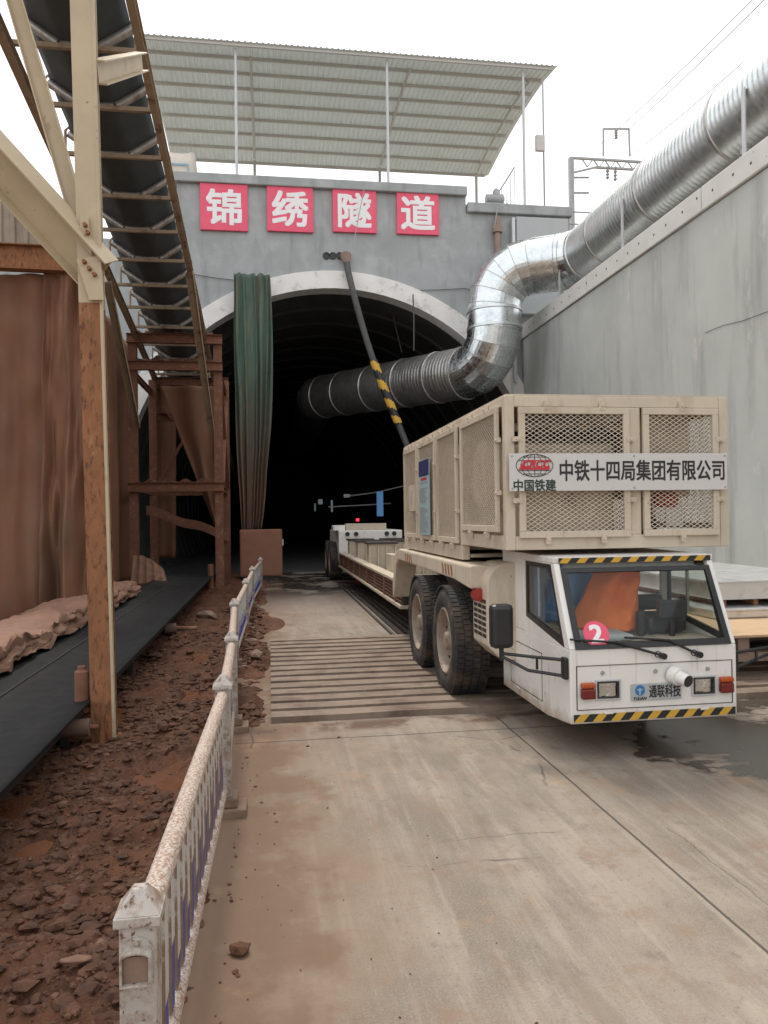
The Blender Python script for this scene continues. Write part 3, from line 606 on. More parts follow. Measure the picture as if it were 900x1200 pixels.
g.build('post', M['greysteel'], t); g = MB(); g.tube([(6.6, 28, 12.72), (8.3, 28, 12.72)], .02, 6); g.tube([(6.6, 28, 12.1), (8.3, 28, 12.1)], .02, 6); g.build('rail', M['greysteel'], t)
p = at(638, 235, Y=28); q = at(638, 85, Y=28); t = thing('lamp_post', (p.x, 28, 11.4), 'thin grey pole with a small white box right of the canopy', 'pole')
g = MB(); g.tube([(p.x, 28, 11.0), (p.x, 28, q.z)], .035, 8); g.build('pole', M['greysteel'], t)
c = at(632, 170, Y=28); g = MB(); g.box(c.x - .2, c.x + .16, 27.8, 27.95, c.z - .3, c.z + .3); g.build('junction_box', M['board'], t, bevel=.02)

# catenary gantry and wires far behind the wall
gy = 45.0; t = thing('railway_gantry', (18.6, gy, 7.2), 'thin steel railway gantry with insulators rising beyond the retaining wall', 'gantry')
pl, pr = at(669, 185, Y=gy), at(790, 186, Y=gy)
g = MB(); g.bar((pl.x, gy, 7.2), (pl.x, gy, pl.z), .28, .28); g.build('mast', M['greysteel'], t)
g = MB(); g.bar((pl.x + 9, gy, 7.2), (pl.x + 9, gy, pl.z), .28, .28); g.build('mast', M['greysteel'], t)
g = MB(); zt = pl.z; x0, x1 = pl.x, pl.x + 9
g.bar((x0, gy, zt), (x1, gy, zt), .14, .12); g.bar((x0 + 1.6, gy, zt - .5), (x1, gy, zt - .5), .14, .12); g.bar((x0, gy, zt - .95), (x0 + 1.6, gy, zt - .5), .1, .1)
for k in range(11): xa = x0 + .7 + k * .75; g.bar((xa, gy, zt), (xa + .37, gy, zt - .5), .06, .06); g.bar((xa + .37, gy, zt - .5), (xa + .75, gy, zt), .06, .06)
g.build('truss_beam', M['greysteel'], t)
g = MB(); a, b = at(707, 183, Y=gy), at(707, 151, Y=gy); c, d = at(738, 183, Y=gy), at(737, 151, Y=gy)
g.bar(a, b, .09, .09); g.bar(c, d, .09, .09); g.bar(b, d, .09, .09); g.build('upper_frame', M['greysteel'], t)
for (px, y0, y1) in ((722, 152, 163), (712, 195, 210), (721, 195, 212)):
    a, b = at(px, y0, Y=gy), at(px, y1, Y=gy); g = MB(); g.tube([a.lerp(b, k / 8) for k in range(9)], [.05, .12] * 4 + [.05], 8); g.build('insulator', M['greysteel'], t)
for (py) in (208, 226):
    a, b = at(672, py, Y=gy), at(690, py, Y=gy); g = MB(); g.tube([a, b], .06, 6); g.build('side_arm', M['greysteel'], t)
for k, (a, b, lab) in enumerate((((885, 0, 22), (722, 163, 45), 'thin upper overhead wire sloping to the railway gantry'), ((872, 0, 23), (700, 172, 46), 'faint overhead wire left of the other sloping wires'), ((900, 38, 24), (735, 185, 46), 'thin lower overhead wire ending above the round duct'))):
    A, B = at(a[0], a[1], Y=a[2]), at(b[0], b[1], Y=b[2]); A = A + (A - B) * .5; g = MB(); g.tube([A.lerp(B, k_ / 12) - Vector((0, 0, 1.2 * (k_ / 12) * (1 - k_ / 12))) for k_ in range(13)], .018, 5)
    tag(g.build('overhead_wire', M['wire']), lab, 'wire', 'overhead wires')
g = MB(); A, B = at(665, 248, Y=30), at(700, 247, Y=30)
for zz in (0, -.5): g.tube([(A.x - .2, 30, A.z + zz), (B.x + 2, 30, A.z + zz)], .03, 6)
for k in range(3): g.tube([(A.x + k * 1.4, 30, 7.1), (A.x + k * 1.4, 30, A.z)], .03, 6)
tag(g.build('guardrail', M['greysteel']), 'low dark pipe rail behind the duct near the gantry mast', 'railing')

# ------------------------------------------------------------------ ventilation duct
def fillet(pts, rad, seg=9):
    out = [Vector(pts[0])]
    for i in range(1, len(pts) - 1):
        p, a, b = Vector(pts[i]), Vector(pts[i - 1]), Vector(pts[i + 1]); u, v = (a - p).normalized(), (b - p).normalized()
        ang = u.angle(v); d = min(rad / math.tan(ang / 2), (a - p).length * .49, (b - p).length * .49); r_ = d * math.tan(ang / 2)
        s_, e = p + u * d, p + v * d; bis = (u + v).normalized(); c = p + bis * math.hypot(r_, d)
        for k in range(seg + 1):
            q = (s_ - c).normalized().slerp((e - c).normalized(), k / seg) if True else None
            out.append(c + q * r_)
    out.append(Vector(pts[-1])); return out
t = thing('ventilation_duct', (8.9, 15, 8), 'large round galvanised ventilation duct along the wall top and into the tunnel', 'duct')
DR = .80
A0, B0, C0, D0, E0, F0 = Vector((8.98, 2.0, 9.22)), Vector((9.0, 20.9, 9.02)), Vector((6.72, 22.1, 9.0)), Vector((6.72, 22.1, 6.1)), Vector((1.95, 30.0, 6.4)), Vector((1.95, 48, 6.4))
path = fillet([A0, B0, C0, D0, E0, F0], 1.12)
def along(a, b, step):
    n_ = max(1, int((b - a).length / step)); return [a.lerp(b, k / n_) for k in range(n_ + 1)]
pa = along(path[0], path[1], .035)
def ribs(pts, r): return [r + .009 * math.sin(k * math.pi / 2.0) for k in range(len(pts))]
g = MB(); g.tube(pa, ribs(pa, DR), 48, cap=False); g.build('wall_run', M['galv'], t, smooth=True, fix=False)
el1, el2, el3, el4 = path[1:11], path[11:21], path[21:31], path[31:41]
def gores(pts, name, m_):
    # segmented elbow: each gore a short straight cone with a raised seam
    for i in range(len(pts) - 1):
        pass
    i0 = next(i for i, p in enumerate(path) if (p - pts[0]).length < 1e-6); i1 = next(i for i, p in enumerate(path) if (p - pts[-1]).length < 1e-6)
    ext = [pts[0] + (path[i0 - 1] - pts[0]).normalized() * .05] + list(pts) + [pts[-1] + (path[i1 + 1] - pts[-1]).normalized() * .05]
    g = MB(); g.tube(ext, DR + .004, 48, cap=False); e = g.build(name, m_, t, smooth=False, fix=False)
    g = MB()
    for i in range(len(pts)):
        d = (ext[i + 2] - ext[i]).normalized()
        g.tube([pts[i] - d * .012, pts[i] + d * .012], DR + .012, 48, cap=False)
    g.build('seam', M['galvdusty'], e, fix=False)
def thin(pts, n_=5): return [pts[round(i * (len(pts) - 1) / n_)] for i in range(n_ + 1)]
gores(el1[:1] + thin(el1, 4)[1:], 'elbow', M['galvbright']); gores(thin(el2, 5), 'elbow', M['galvbright']); gores(thin(el3, 5), 'elbow', M['galvbright']); gores(thin(el4, 3), 'elbow', M['galvdusty'])
g = MB(); g.tube([path[10], path[11]], DR, 48, cap=False); g.build('short_run', M['galvbright'], t, fix=False, smooth=True); g = MB(); g.tube([path[20], path[21]], DR, 48, cap=False); g.build('short_run', M['galvbright'], t, fix=False, smooth=True)
pb = along(path[30], path[31], .035); g = MB(); g.tube(pb, ribs(pb, DR), 48, cap=False); g.build('tunnel_run', M['galvdusty'], t, fix=False, smooth=True)
pc = along(path[40], path[41], .12); g = MB(); g.tube(pc, DR, 48, cap=False); g.build('tunnel_run', M['tunnelshade'], t, fix=False)
def band(p, d, m_=M['galvdusty'], w_=.05, ex=.03):
    g = MB(); d = Vector(d).normalized(); p = Vector(p); g.tube([p - d * w_, p - d * w_ * .7, p + d * w_ * .7, p + d * w_], [DR, DR + ex, DR + ex, DR], 48, cap=False); g.build('band', m_, t, smooth=True, fix=False)
dr1 = B0 - A0; dr3 = E0 - D0
for y in (4.5, 7.5, 10.3, 13.3, 16.2, 18.9): band(A0.lerp(B0, (y - 2.0) / 18.9), dr1)
band(path[1], dr1, M['galv']); band(path[20] + Vector((0, 0, -.12)), (0, 0, -1), M['galv']); band(path[21], (0, 0, -1), M['galv'])
band(path[30] + dr3.normalized() * .05, dr3)
for f in (.16, .36, .58, .80, .97): band(path[30].lerp(path[31], f), dr3)
for k, (px, py, y) in enumerate(((880, 170, 12.1), (724, 295, 16.7), (648, 352, 20.6))):
    b = thing('duct_bracket', (8.3, y, 7.86), ('pale strap post holding the duct nearest the frame edge', 'pale strap post holding the duct midway along the wall', 'pale strap post holding the duct by its upper elbow')[k], 'bracket', 'duct strap posts on the coping')
    g = MB(); g.bar((8.17, y, 7.6), (8.17, y, 9.0), .10, .02, ref=(1, 0, 0)); g.build('upright', M['postgrey'], b)
    g = MB(); g.bar((8.2, y + .12, 7.98), (9.4, y + .12, 7.98), .08, .08); g.build('cross_bar', M['greysteel'], b)

# ------------------------------------------------------------------ things hung in the tunnel mouth
t = thing('power_cable', (2.44, 23.5, 9.8), 'thick grey cable hose with a yellow and black striped sleeve hanging from the portal', 'cable')
P4 = [at(405, 300, Y=23.9), at(412, 335, Y=23.6), at(435, 415, Y=23.4), at(467, 497, Y=23.2), at(479, 527, Y=23.1), at(492, 560, Y=23.0)]
def curve(pts, n_=10):
    out = []
    for i in range(len(pts) - 1):
        p0, p1, p2, p3 = pts[max(i - 1, 0)], pts[i], pts[i + 1], pts[min(i + 2, len(pts) - 1)]
        for k in range(n_):
            s_ = k / n_; out.append(.5 * ((2 * p1) + (-p0 + p2) * s_ + (2 * p0 - 5 * p1 + 4 * p2 - p3) * s_ ** 2 + (-p0 + 3 * p1 - 3 * p2 + p3) * s_ ** 3))
    out.append(pts[-1]); return out
cv = curve(P4); g = MB(); g.tube(cv, .10, 12); g.build('hose', M['hose'], t, smooth=True)
seg = cv[21:31]; g = MB(); fine = curve(seg, 4); n_ = 16
base = len(g.v); g.tube(fine, .125, n_, cap=False)
for i in range(len(g.f)):
    rI, kI = divmod(i, n_); g.m[i] = int(((rI * 1.0 + kI * 10 / n_) // 5) % 2)
g.build('striped_sleeve', [M['yellow'], M['tapeblack']], t, smooth=True, fix=False)
g = MB(); g.tube([P4[0] + Vector((0, .2, .05)), P4[0] + Vector((0, -.12, -.05)), cv[3]], [.17, .17, .13], 14); g.build('wall_sleeve', M['brownpipe'], t, smooth=True)
for k, (pts, r_, lab) in enumerate((([(428, 215), (420, 255), (412, 298)], .014, 'pale thin rope running from the parapet down to the cable hole'), ([(484, 345), (485, 378), (485, 411)], .022, 'thin straight black hanger rod from the arch to the duct'), ([(459, 360), (464, 385), (471, 413)], .016, 'thin slanted wire hanging above the duct inside the arch'))):
    g = MB(); g.tube([at(*p, Y=23.7 if k != 2 else 25.5) for p in pts], r_, 6); tag(g.build('hanger_wire', M['wire'] if k == 0 else M['hose']), lab, 'wire')
# green curtain
g = MB()
def cur(u, v):
    xt0, xt1, xb0, xb1 = -.95, .13, -.80, -.22
    z = 9.10 - 7.75 * v + .06 * noise.noise(Vector((u * 9, 0, 4))) * (1 if v < .02 else 0) + v * .35 * noise.noise(Vector((u * 3.3, 0, 8))); s_ = v ** 3.2
    bulge = .10 * math.sin(math.pi * min(1, v * 1.3))
    u2 = u + .05 * noise.noise(Vector((u * 4, v * 1.2, 2)))
    x = (xt0 + (xt1 - xt0) * u2) * (1 - s_) + (xb0 + (xb1 - xb0) * u2) * s_ + bulge * u * .5 + .04 * noise.noise(Vector((u * 2, v * 3.5, 9)))
    y = 23.45 + .075 * math.sin(u * 2 * math.pi * 5.5 + 3.5 * noise.noise(Vector((u * 2.5, v * .9, 0))) + 2 * noise.noise(Vector((u * 7, v * .5, 6)))) * (.6 + .5 * v) + .05 * noise.noise(Vector((u * 8, v * 4, 3)))
    return (x, y, z)
g.grid(cur, 90, 60); o = g.build('tarp_curtain', M['green'], smooth=True, thick=.006, fix=False, origin=(-.4, 23.5, 1.5)); tag(o, 'gathered green tarpaulin curtain with muddy lower folds hanging in the tunnel mouth', 'curtain')

# tunnel interior fittings
def small(name, m_, px0, px1, py0, py1, Y, lab, cat, d=.12, group=None):
    a, b = at(px0, py1, Y=Y), at(px1, py0, Y=Y); g = MB(); g.box(a.x, b.x, Y, Y + d, a.z, b.z); return tag(g.build(name, m_, origin=((a.x + b.x) / 2, Y, a.z), bevel=.01), lab, cat, group)
small('information_sign', M['lampblue'], 442, 449, 576, 605, 32, 'tall lit blue notice deep in the tunnel beside the truck', 'sign')
small('warning_lamp', M['lampred'], 417.5, 421, 607.5, 611, 31, 'small glowing red lamp above the far end of the trailer', 'lamp')
small('strip_lamp', M['lampwhite'], 388, 390, 586, 600, 40, 'slim pale strip lamp second from left in the tunnel', 'lamp', group='pale strip lamps in the tunnel')
small('strip_lamp', M['lampwhite'], 368.5, 370, 590, 599, 44, 'faintest slim strip lamp furthest left in the tunnel', 'lamp', group='pale strip lamps in the tunnel')
small('strip_lamp', M['lampwhite'], 403, 410, 579, 583, 40, 'short wide pale lamp above the white cables in the tunnel', 'lamp', group='pale strip lamps in the tunnel')
small('wall_notice', M['lampwhite'], 373, 378, 585, 591, 40, 'small pale square notice on the dark tunnel wall', 'notice')
for pts, lab in (([(410, 581), (440, 577), (475, 569)], 'pale upper cable strung along the tunnel side'), ([(385, 594), (405, 593), (425, 592), (440, 591), (458, 590)], 'pale lower cable sagging along the tunnel side')):
    g = MB(); g.tube(curve([at(*p, Y=33) for p in pts]), .03, 6); tag(g.build('cable', M['board']), lab, 'cable')
# cabinet
t = thing('cabinet', (-.22, 21.9, 0), 'reddish-brown metal cabinet standing at the tunnel mouth beyond the railing', 'cabinet')
g = MB(); g.box(-.80, .36, 21.6, 22.4, .10, 1.40); g.build('body', M['cabinet'], t, bevel=.015)
g = MB(); g.box(-.74, .30, 21.65, 22.35, .0, .098); g.build('plinth', M['dark'], t)
g = MB(); g.box(-.765, .325, 21.578, 21.598, .14, 1.36); g.build('door', M['cabinet'], t, bevel=.006)
g = MB(); g.box(.361, .40, 21.75, 21.80, .95, 1.12); g.build('handle', M['postgrey'], t)

# ------------------------------------------------------------------ road-side railing
PT = [(-.325, 1.97), (-.275, 4.55), (-.31, 6.32), (-.40, 8.90), (-.36, 11.9), (-.33, 14.9), (-.21, 18.4)]
HT = .768
fence = thing('railing', (-.3, 4.5, 0), 'mud-splashed white and blue traffic railing along the edge of the concrete', 'railing')
def post(x, y, first):
    zb = .03
    g = MB(); g.box(x - .044, x + .044, y - .044, y + .044, zb, HT - .045)
    p = g.build('post', M['postpaint'], fence, origin=(x, y, 0), bevel=.006)
    g = MB(); g.box(x - .055, x + .055, y - .055, y + .055, HT - .045, HT - .02)
    c = [(x - .052, y - .052), (x + .052, y - .052), (x + .052, y + .052), (x - .052, y + .052)]; tp = [(x - .016, y - .016), (x + .016, y - .016), (x + .016, y + .016), (x - .016, y + .016)]
    g.add([(*q, HT - .019) for q in c] + [(*q, HT + .032) for q in tp], [(4, 5, 6, 7)] + [(i, (i + 1) % 4, 4 + (i + 1) % 4, 4 + i) for i in range(4)])
    g.build('cap', M['postpaint'], p, bevel=.003)
    g = MB(); g.prism([(x - .13, y - .10), (x + .13, y - .10), (x + .13, y + .10), (x - .13, y + .10)], -.02, .05, 'XY'); g.box(x - .08, x + .08, y - .08, y + .08, .051, .11)
    g.build('base', M['concblock'], p, bevel=.012)
    if first:
        g = MB(); g.prism([(x + .043 * math.cos(a), HT - .125 + .055 * math.sin(a)) for a in [2 * math.pi * k / 28 for k in range(28)]], y - .0485, y - .0445, 'XZ')
        s_ = .030
        for (a, b, c_, d) in ((x - s_ - .006, x - s_, HT - .165, HT - .105), (x + s_, x + s_ + .006, HT - .165, HT - .105)): g.box(a, b, y - .082, y - .049, c_, d)
        g.box(x - s_ - .006, x + s_ + .006, y - .082, y - .049, HT - .172, HT - .166)
        ar_ = [(x + (s_ + .006) * math.cos(math.pi * k / 10), HT - .105 + .016 * math.sin(math.pi * k / 10)) for k in range(11)]
        ar2 = [(x + s_ * math.cos(math.pi * k / 10), HT - .105 + .010 * math.sin(math.pi * k / 10)) for k in range(10, -1, -1)]
        g.prism(ar_ + ar2, y - .082, y - .049, 'XZ')
        for zz in (HT - .082, HT - .174): g.disc((x, y - .051, zz), .006, 'Y', 8, .008)
        g.build('socket_bracket', M['postpaint'], p, bevel=.0015)
        g = MB(); g.box(x - .029, x + .029, y - .070, y - .050, HT - .165, HT - .104); g.build('socket_plug', M['concblock'], p)
for i, (x, y) in enumerate(PT): post(x, y, i == 0)
npk = 0; rp = random.Random(4); shared = {}
for i in range(len(PT) - 1):
    a, b = Vector((*PT[i], 0)), Vector((*PT[i + 1], 0)); d = (b - a).normalized(); A, B = a + d * .052, b - d * .052; Ln = (B - A).length
    g = MB(); g.tube([A + Vector((0, 0, HT - .085)), B + Vector((0, 0, HT - .085))], .034, 14); g.build('top_rail', M['railpaint'], fence, smooth=True)
    g = MB(); nb = 24; g.tube([A.lerp(B, k / nb) + Vector((.004 * noise.noise(Vector((k, i, 0))), 0, .15)) for k in range(nb + 1)], [0.026 + .0015 * noise.noise(Vector((k * 3.1, i, 5))) for k in range(nb + 1)], 10); g.build('bottom_rail', M['railpaint'], fence, smooth=True)
    n_ = max(3, int(Ln / .125)); mbs = MB()
    for k in range(n_):
        p = A.lerp(B, (k + .5) / n_); cut = .345 + .055 * ((k % 2) * 2 - 1) + rp.uniform(-.02, .02)
        g = mbs if i >= 4 else MB()
        x, y = p.x, p.y
        sx = .0045
        g.box(x - sx, x + sx, y - .038, y + .042, cut, HT - .115, 0); g.box(x - sx * .8, x + sx * .8, y - .036, y + .039, .178, cut - .001, 1)
        if i < 3: g.box(x - sx * 1.1, x + sx * 1.1, y - .0415, y - .0382, .18, HT - .118, 2)
        if i < 4: g.build('picket', [M['picketw'], M['picketb'], M['picketmud']], fence, origin=(x, y, .15), fix=False)
    if i >= 4: tag(mbs.build('pickets', [M['picketw'], M['picketb'], M['picketmud']], fence, fix=False), kind='stuff')

# ------------------------------------------------------------------ ground-level belt conveyor
t = thing('belt_conveyor', (-1.95, 8, 0), 'low black rubber belt conveyor running from the left edge towards the tunnel', 'conveyor')
g = MB(); g.grid(lambda u, v: (-2.62 + 1.27 * u, 2.5 + 30 * v, .34 - .035 * math.sin(math.pi * u) + .006 * noise.noise(Vector((u * 3, v * 60, 0)))), 12, 60); g.build('belt', M['belt'], t, smooth=True, thick=.018, fix=False)
g = MB(); g.tube([(-2.12 + .015 * noise.noise(Vector((k * .6, 0, 0))), 2.6 + k * .6, .325) for k in range(30)], .006, 5); g.build('belt_joint', M['hose'], t)
for x in (-1.55, -2.50):
    g = MB(); g.box(x - .03, x + .03, 2.5, 32, .12, .26); g.build('side_frame', M['dark'], t)
for k in range(16):
    y = 3 + k * 1.4
    g = MB(); g.tube([(-2.5, y, .235), (-1.50, y, .235)], .05, 12); g.build('roller', M['dark'], t, smooth=True)
    if k % 2 == 0:
        g = MB(); g.box(-2.53, -2.47, y + .3, y + .36, -.1, .118); g.build('leg', M['dark'], t); g = MB(); g.box(-1.58, -1.52, y + .3, y + .36, -.1, .118); g.build('leg', M['dark'], t)
c = at(101, 803, X=-1.42)
t = thing('guide_roller', (-1.40, 6.25, 0), 'mud-coated upright roller beside the foot of the cream column', 'roller')
g = MB(); g.lathe([(.30, .0001), (.30, .045), (.32, .052), (.56, .052), (.575, .03), (.60, .03), (.60, .0001)], (-1.42, 6.12, 0), 'Z', 18); g.build('roller', M['mudsteel'], t, smooth=True)
g = MB(); g.bar((-1.42, 6.12, .27), (-1.30, 6.20, .27), .06, .04); g.build('bracket', M['mudsteel'], t)
t = thing('return_roller', (-1.45, 6.0, 0), 'short pale roller end lying under the belt edge by the column', 'roller')
g = MB(); g.tube([(-1.52, 5.98, .17), (-1.33, 5.98, .17)], .065, 16); g.build('roller', M['concblock'], t, smooth=True); g = MB(); g.tube([(-1.33, 5.98, .17), (-1.27, 5.98, .17)], .02, 8); g.build('axle', M['mudsteel'], t)
c = at(203, 738, Z=.1); t = thing('idler_roller', (c.x, c.y, .05), 'short steel idler roller lying in the mud by the black belt', 'roller')
g = MB(); g.tube([(c.x - .12, c.y, .12), (c.x + .04, c.y + .02, .12)], .075, 14); g.build('drum', M['concblock'], t, smooth=True); g = MB(); g.tube([(c.x + .04, c.y + .02, .12), (c.x + .34, c.y + .06, .10)], .03, 8); g.build('shaft', M['mudsteel'], t)

# ------------------------------------------------------------------ steel column and shed on the left
col_b, col_t = Vector((-1.245, 6.2, 0)), Vector((-1.40, 6.2, 8.5))
t = thing('steel_column', (-1.245, 6.2, 0), 'tall cream H-section steel column with a rusted lower flange and knee brace', 'column')
def hcol(z0, z1, m_, nm):
    a, b = col_b.lerp(col_t, z0 / 8.5), col_b.lerp(col_t, z1 / 8.5); g = MB()
    for dy in (-.10, .10): g.bar(a + Vector((-.025, dy, 0)), b + Vector((-.025, dy, 0)), .152, .014, ref=(0, 1, 0))
    g.bar(a + Vector((-.025, 0, 0)), b + Vector((-.025, 0, 0)), .012, .184, ref=(0, 1, 0)); return g.build(nm, m_, t)
hcol(0.0, 3.36, M['rust'], 'lower_shaft'); hcol(3.362, 8.5, M['cream_steel'], 'upper_shaft')
a, b = col_b + Vector((.062, -.085, 0)), col_t + Vector((.062, -.085, 0)); g = MB(); g.bar(a, b, .020, .05, ref=(0, 1, 0)); g.build('cover_strip', M['cream_steel'], t)
g = MB(); g.box(-1.42, -1.07, 6.03, 6.37, -.02, .02); g.build('base_plate', M['rust'], t)
g = MB(); g.prism([(-1.27, 0.02), (-1.255, .22), (-1.24, .02)], 6.0, 6.09, 'XZ'); g.add([(-1.255, 5.98, .02), (-1.255, 6.09, .02), (-1.255, 6.09, .24)], [(0, 1, 2)]); g.build('gusset', M['rust'], t, thick=.01)
# knee brace
ja, jb = at(118, 322, Y=6.18), at(-60, 128, Y=6.0)
jb = jb + (jb - ja) * 1.9
g = MB(); g.hbeam((jb.x, jb.y, -.1), (jb.x, jb.y, jb.z + .3), .2, .25, .014, ref=(0, 1, 0)); g.build('rear_post', M['cream_steel'], t)
g = MB(); g.hbeam(ja, jb, .20, .30, .012, ref=(0, -.5, 1)); g.build('knee_brace', M['cream_steel'], t)
g = MB(); p0, p1, p2, p3 = at(90, 305, Y=6.07), at(118, 300, Y=6.07), at(122, 352, Y=6.07), at(105, 352, Y=6.07); q = [(p.x, p.z) for p in (p0, p1, p2, p3)]
g.prism(q, 6.055, 6.07, 'XZ'); g.build('gusset', M['cream_steel'], t)
g = MB(); q = [(p.x, p.z) for p in (at(94, 250, Y=6.07), at(104, 255, Y=6.07), at(108, 300, Y=6.07), at(94, 285, Y=6.07))]; g.prism(q, 6.056, 6.069, 'XZ'); g.build('gusset', M['cream_steel'], t)
for (px, py) in ((99, 307), (105, 315), (111, 322), (100, 264), (103, 273)):
    c = at(px, py, Y=6.05); g = MB(); g.lathe([(-.03, .0001), (-.03, .016), (.01, .018)], c, 'Y', 6); g.build('bolt', M['rust'], t)
# cross arm from the column to the conveyor
A, B = at(113, 84, Y=6.25), at(163, 73, X=-1.45)
A, B = at(114, 85, Y=6.2), at(166, 72, Y=8.2)
g = MB(); g.hbeam(A, B, .13, .17, .012); g.build('cross_arm', M['cream_steel'], t)
A, B = at(94, 262, Y=6.4), at(8, -30, Y=7.4); g = MB(); g.hbeam(A, B, .10, .14, .012, ref=(1, 0, 0)); g.build('strut', M['cream_steel'], t)

t = thing('tarp_shed', (-4.5, 12.5, 0), 'shed side hung with long brown tarpaulins under a rusty beam at the left edge', 'shed')
def sheet(x0, x1, y, zt, zb, nf, seed, m_, nm='tarpaulin', amp=.09, ytilt=0.0, par=t):
    g = MB()
    def f(u, v):
        x = x0 + (x1 - x0) * u; z = zt + (zb - zt) * v
        ph = u * 2 * math.pi * nf + 2.2 * noise.noise(Vector((u * nf * .5, v * .8, seed)))
        yy = y + amp * (.35 + .8 * v) * math.sin(ph) + amp * .22 * math.sin(ph * 2.3 + 3 * noise.noise(Vector((u * 5, v * 2, seed + 11)))) + .02 * abs(noise.noise(Vector((u * nf * 2.2, v * 1.6 + u, seed + 21)))) + .26 * noise.noise(Vector((u * 2.6, v * 2.6, seed + 3))) + .05 * noise.noise(Vector((u * 5 + v * 4, v * 7, seed + 13))) + ytilt * v + .05 * noise.noise(Vector((u * 7, v * 9, seed)))
        return (x + .04 * noise.noise(Vector((u * 3, v * 3, seed + 7))), yy, z)
    g.grid(f, 130, 90); return g.build(nm, m_, par, smooth=True, thick=.006, fix=False)
zt = at(40, 322, Y=12.5).z
xm = at(61, 500, Y=12.5).x
sheet(-7.5, xm - .02, 12.55, zt, .15, 5, 1, M['tarp'], ytilt=-.3, amp=.085); sheet(xm - .05, at(112, 500, Y=12.5).x, 12.34, zt, .3, 1.6, 2, M['tarp'], ytilt=-.35, amp=.09)
b0, b1 = at(0, 304, Y=12.3), at(88, 306, Y=12.3); g = MB(); g.hbeam((-8, 12.3, b0.z + .1), (b1.x + .15, 12.3, b0.z + .02), .2, .38, .016); g.build('beam', M['rust'], t)
g = MB(); x = -8.0; cpts = []
while x < b1.x + .1:
    cpts += [(x, 0), (x + .09, 0), (x + .11, .035), (x + .17, .035)]; x += .19
g.grid(lambda u, v: (cpts[round(u * (len(cpts) - 1))][0], 12.6 - cpts[round(u * (len(cpts) - 1))][1], zt + .2 + .95 * v), len(cpts) - 1, 1); g.build('cladding', M['corr'], t, thick=.003, fix=False)
g = MB(); g.box(-7.9, -7.6, 9, 24, -.2, 6.8); g.build('back_wall', M['corr'], t)
# side tarpaulin further in
def side(x, y0, y1, zt_, zb, nf, seed, m_, nm='tarpaulin', par=t, dx=0):
    g = MB()
    def f(u, v):
        return (x + dx * v + .08 * math.sin(u * 2 * math.pi * nf + 1.5 * noise.noise(Vector((u * 3, v, seed)))) * (.4 + .7 * v) + .1 * noise.noise(Vector((u * 3, v * 3, seed))), y0 + (y1 - y0) * u, zt_ + (zb - zt_) * v)
    g.grid(f, 60, 40); return g.build(nm, m_, par, smooth=True, thick=.006, fix=False)
side(-3.55, 13.0, 21.6, 6.3, .2, 5, 5, M['tarp'])
# tarpaulin heap over a low bank beside the belt
g = MB()
def heap(u, v):
    y = 6.6 + 7.9 * v; h = .57 + .09 * noise.noise(Vector((y * 1.1, 1, 0))) + .06 * noise.noise(Vector((y * 3.3, 4, 0)))
    if u < .55: x = -3.5 + (u / .55) * 1.10; z = h + .06 * math.sin(u * 5) - (.25 * (1 - u / .55) ** 2)
    else:
        s_ = (u - .55) / .45; x = -2.40 + .05 * s_ + .05 * noise.noise(Vector((y * 3, s_, 2))); z = h - s_ * (h - .40 + .05 * noise.noise(Vector((y * 2.7, 9, 0))))
    return (x + .06 * noise.noise(Vector((u * 6, y * 2, 6))), y, z + .035 * noise.fractal(Vector((u * 5, y * 1.6, 1)), .9, 2, 3) - .05 * abs(noise.noise(Vector((u * 5 + y * 1.2, y * 2.5 - u * 3, 3)))) - .030 * abs(noise.noise(Vector((u * 11 - y * 2.1, y * 6.5, 7)))) + .012 * noise.noise(Vector((u * 30, y * 14, 2))))
g.grid(heap, 90, 280); o = g.build('tarp_heap', M['tarpheap'], smooth=True, thick=.008, fix=False, origin=(-3, 9, 0)); tag(o, 'crumpled muddy tarpaulin draped over a low bank behind the black belt', 'tarpaulin')
g = MB(); g.box(-3.6, -2.75, 6.7, 14.4, -.1, .42); tag(g.build('bank', M['mud'], bevel=.05), kind='structure')
# stack of muddy boards near the tower
c = at(172, 668, Y=18.2); g = MB(); t2 = thing('ribbed_sheet', (c.x, 18.2, .28), 'muddy ribbed sheet leaning at the foot of the conveyor tower', 'sheet')
g.grid(lambda u, v: (c.x - .32 + .80 * u - .12 * u * v, 18.0 + .35 * v + .03 * abs(math.sin(u * 14)) - .1 * u, .28 + .62 * v * (1 - .55 * u) + .10 * math.sin(math.pi * u) * v + .03 * noise.noise(Vector((u * 5, v * 5, 1)))), 40, 14); g.build('sheet', M['tarpheap'], t2, thick=.014, fix=False)

# ------------------------------------------------------------------ inclined conveyor overhead
t = thing('inclined_conveyor', (-2.3, 14, 6), 'inclined troughed belt conveyor on a steel frame climbing overhead at the left', 'conveyor')
SL = .155
def cvz(y): return 6.35 + SL * (18 - y)
XL, XR = -3.12, -1.50; xc = (XL + XR) / 2
Y0c, Y1c = 4.5, 34.0
for x in (XL, XR):
    g = MB(); g.hbeam((x, Y0c, cvz(Y0c)), (x, Y1c, cvz(Y1c)), .10, .17, .012); g.build('stringer', M['conveyor'], t)
def trough(u): # u 0..1 across: flat centre with raised sides
    w_ = 1.36; s_ = (u - .5) * w_
    zf = max(0, abs(s_) - .2) * .62
    return xc + s_ * .93, zf
g = MB(); g.grid(lambda u, v: (trough(u)[0], Y0c + (Y1c - Y0c) * v, cvz(Y0c + (Y1c - Y0c) * v) + .20 + trough(u)[1] - .03 * math.sin(math.pi * ((v * (Y1c - Y0c) / 1.1) % 1))), 14, 150); g.build('belt', M['beltdusty'], t, smooth=True, thick=.016, fix=False)
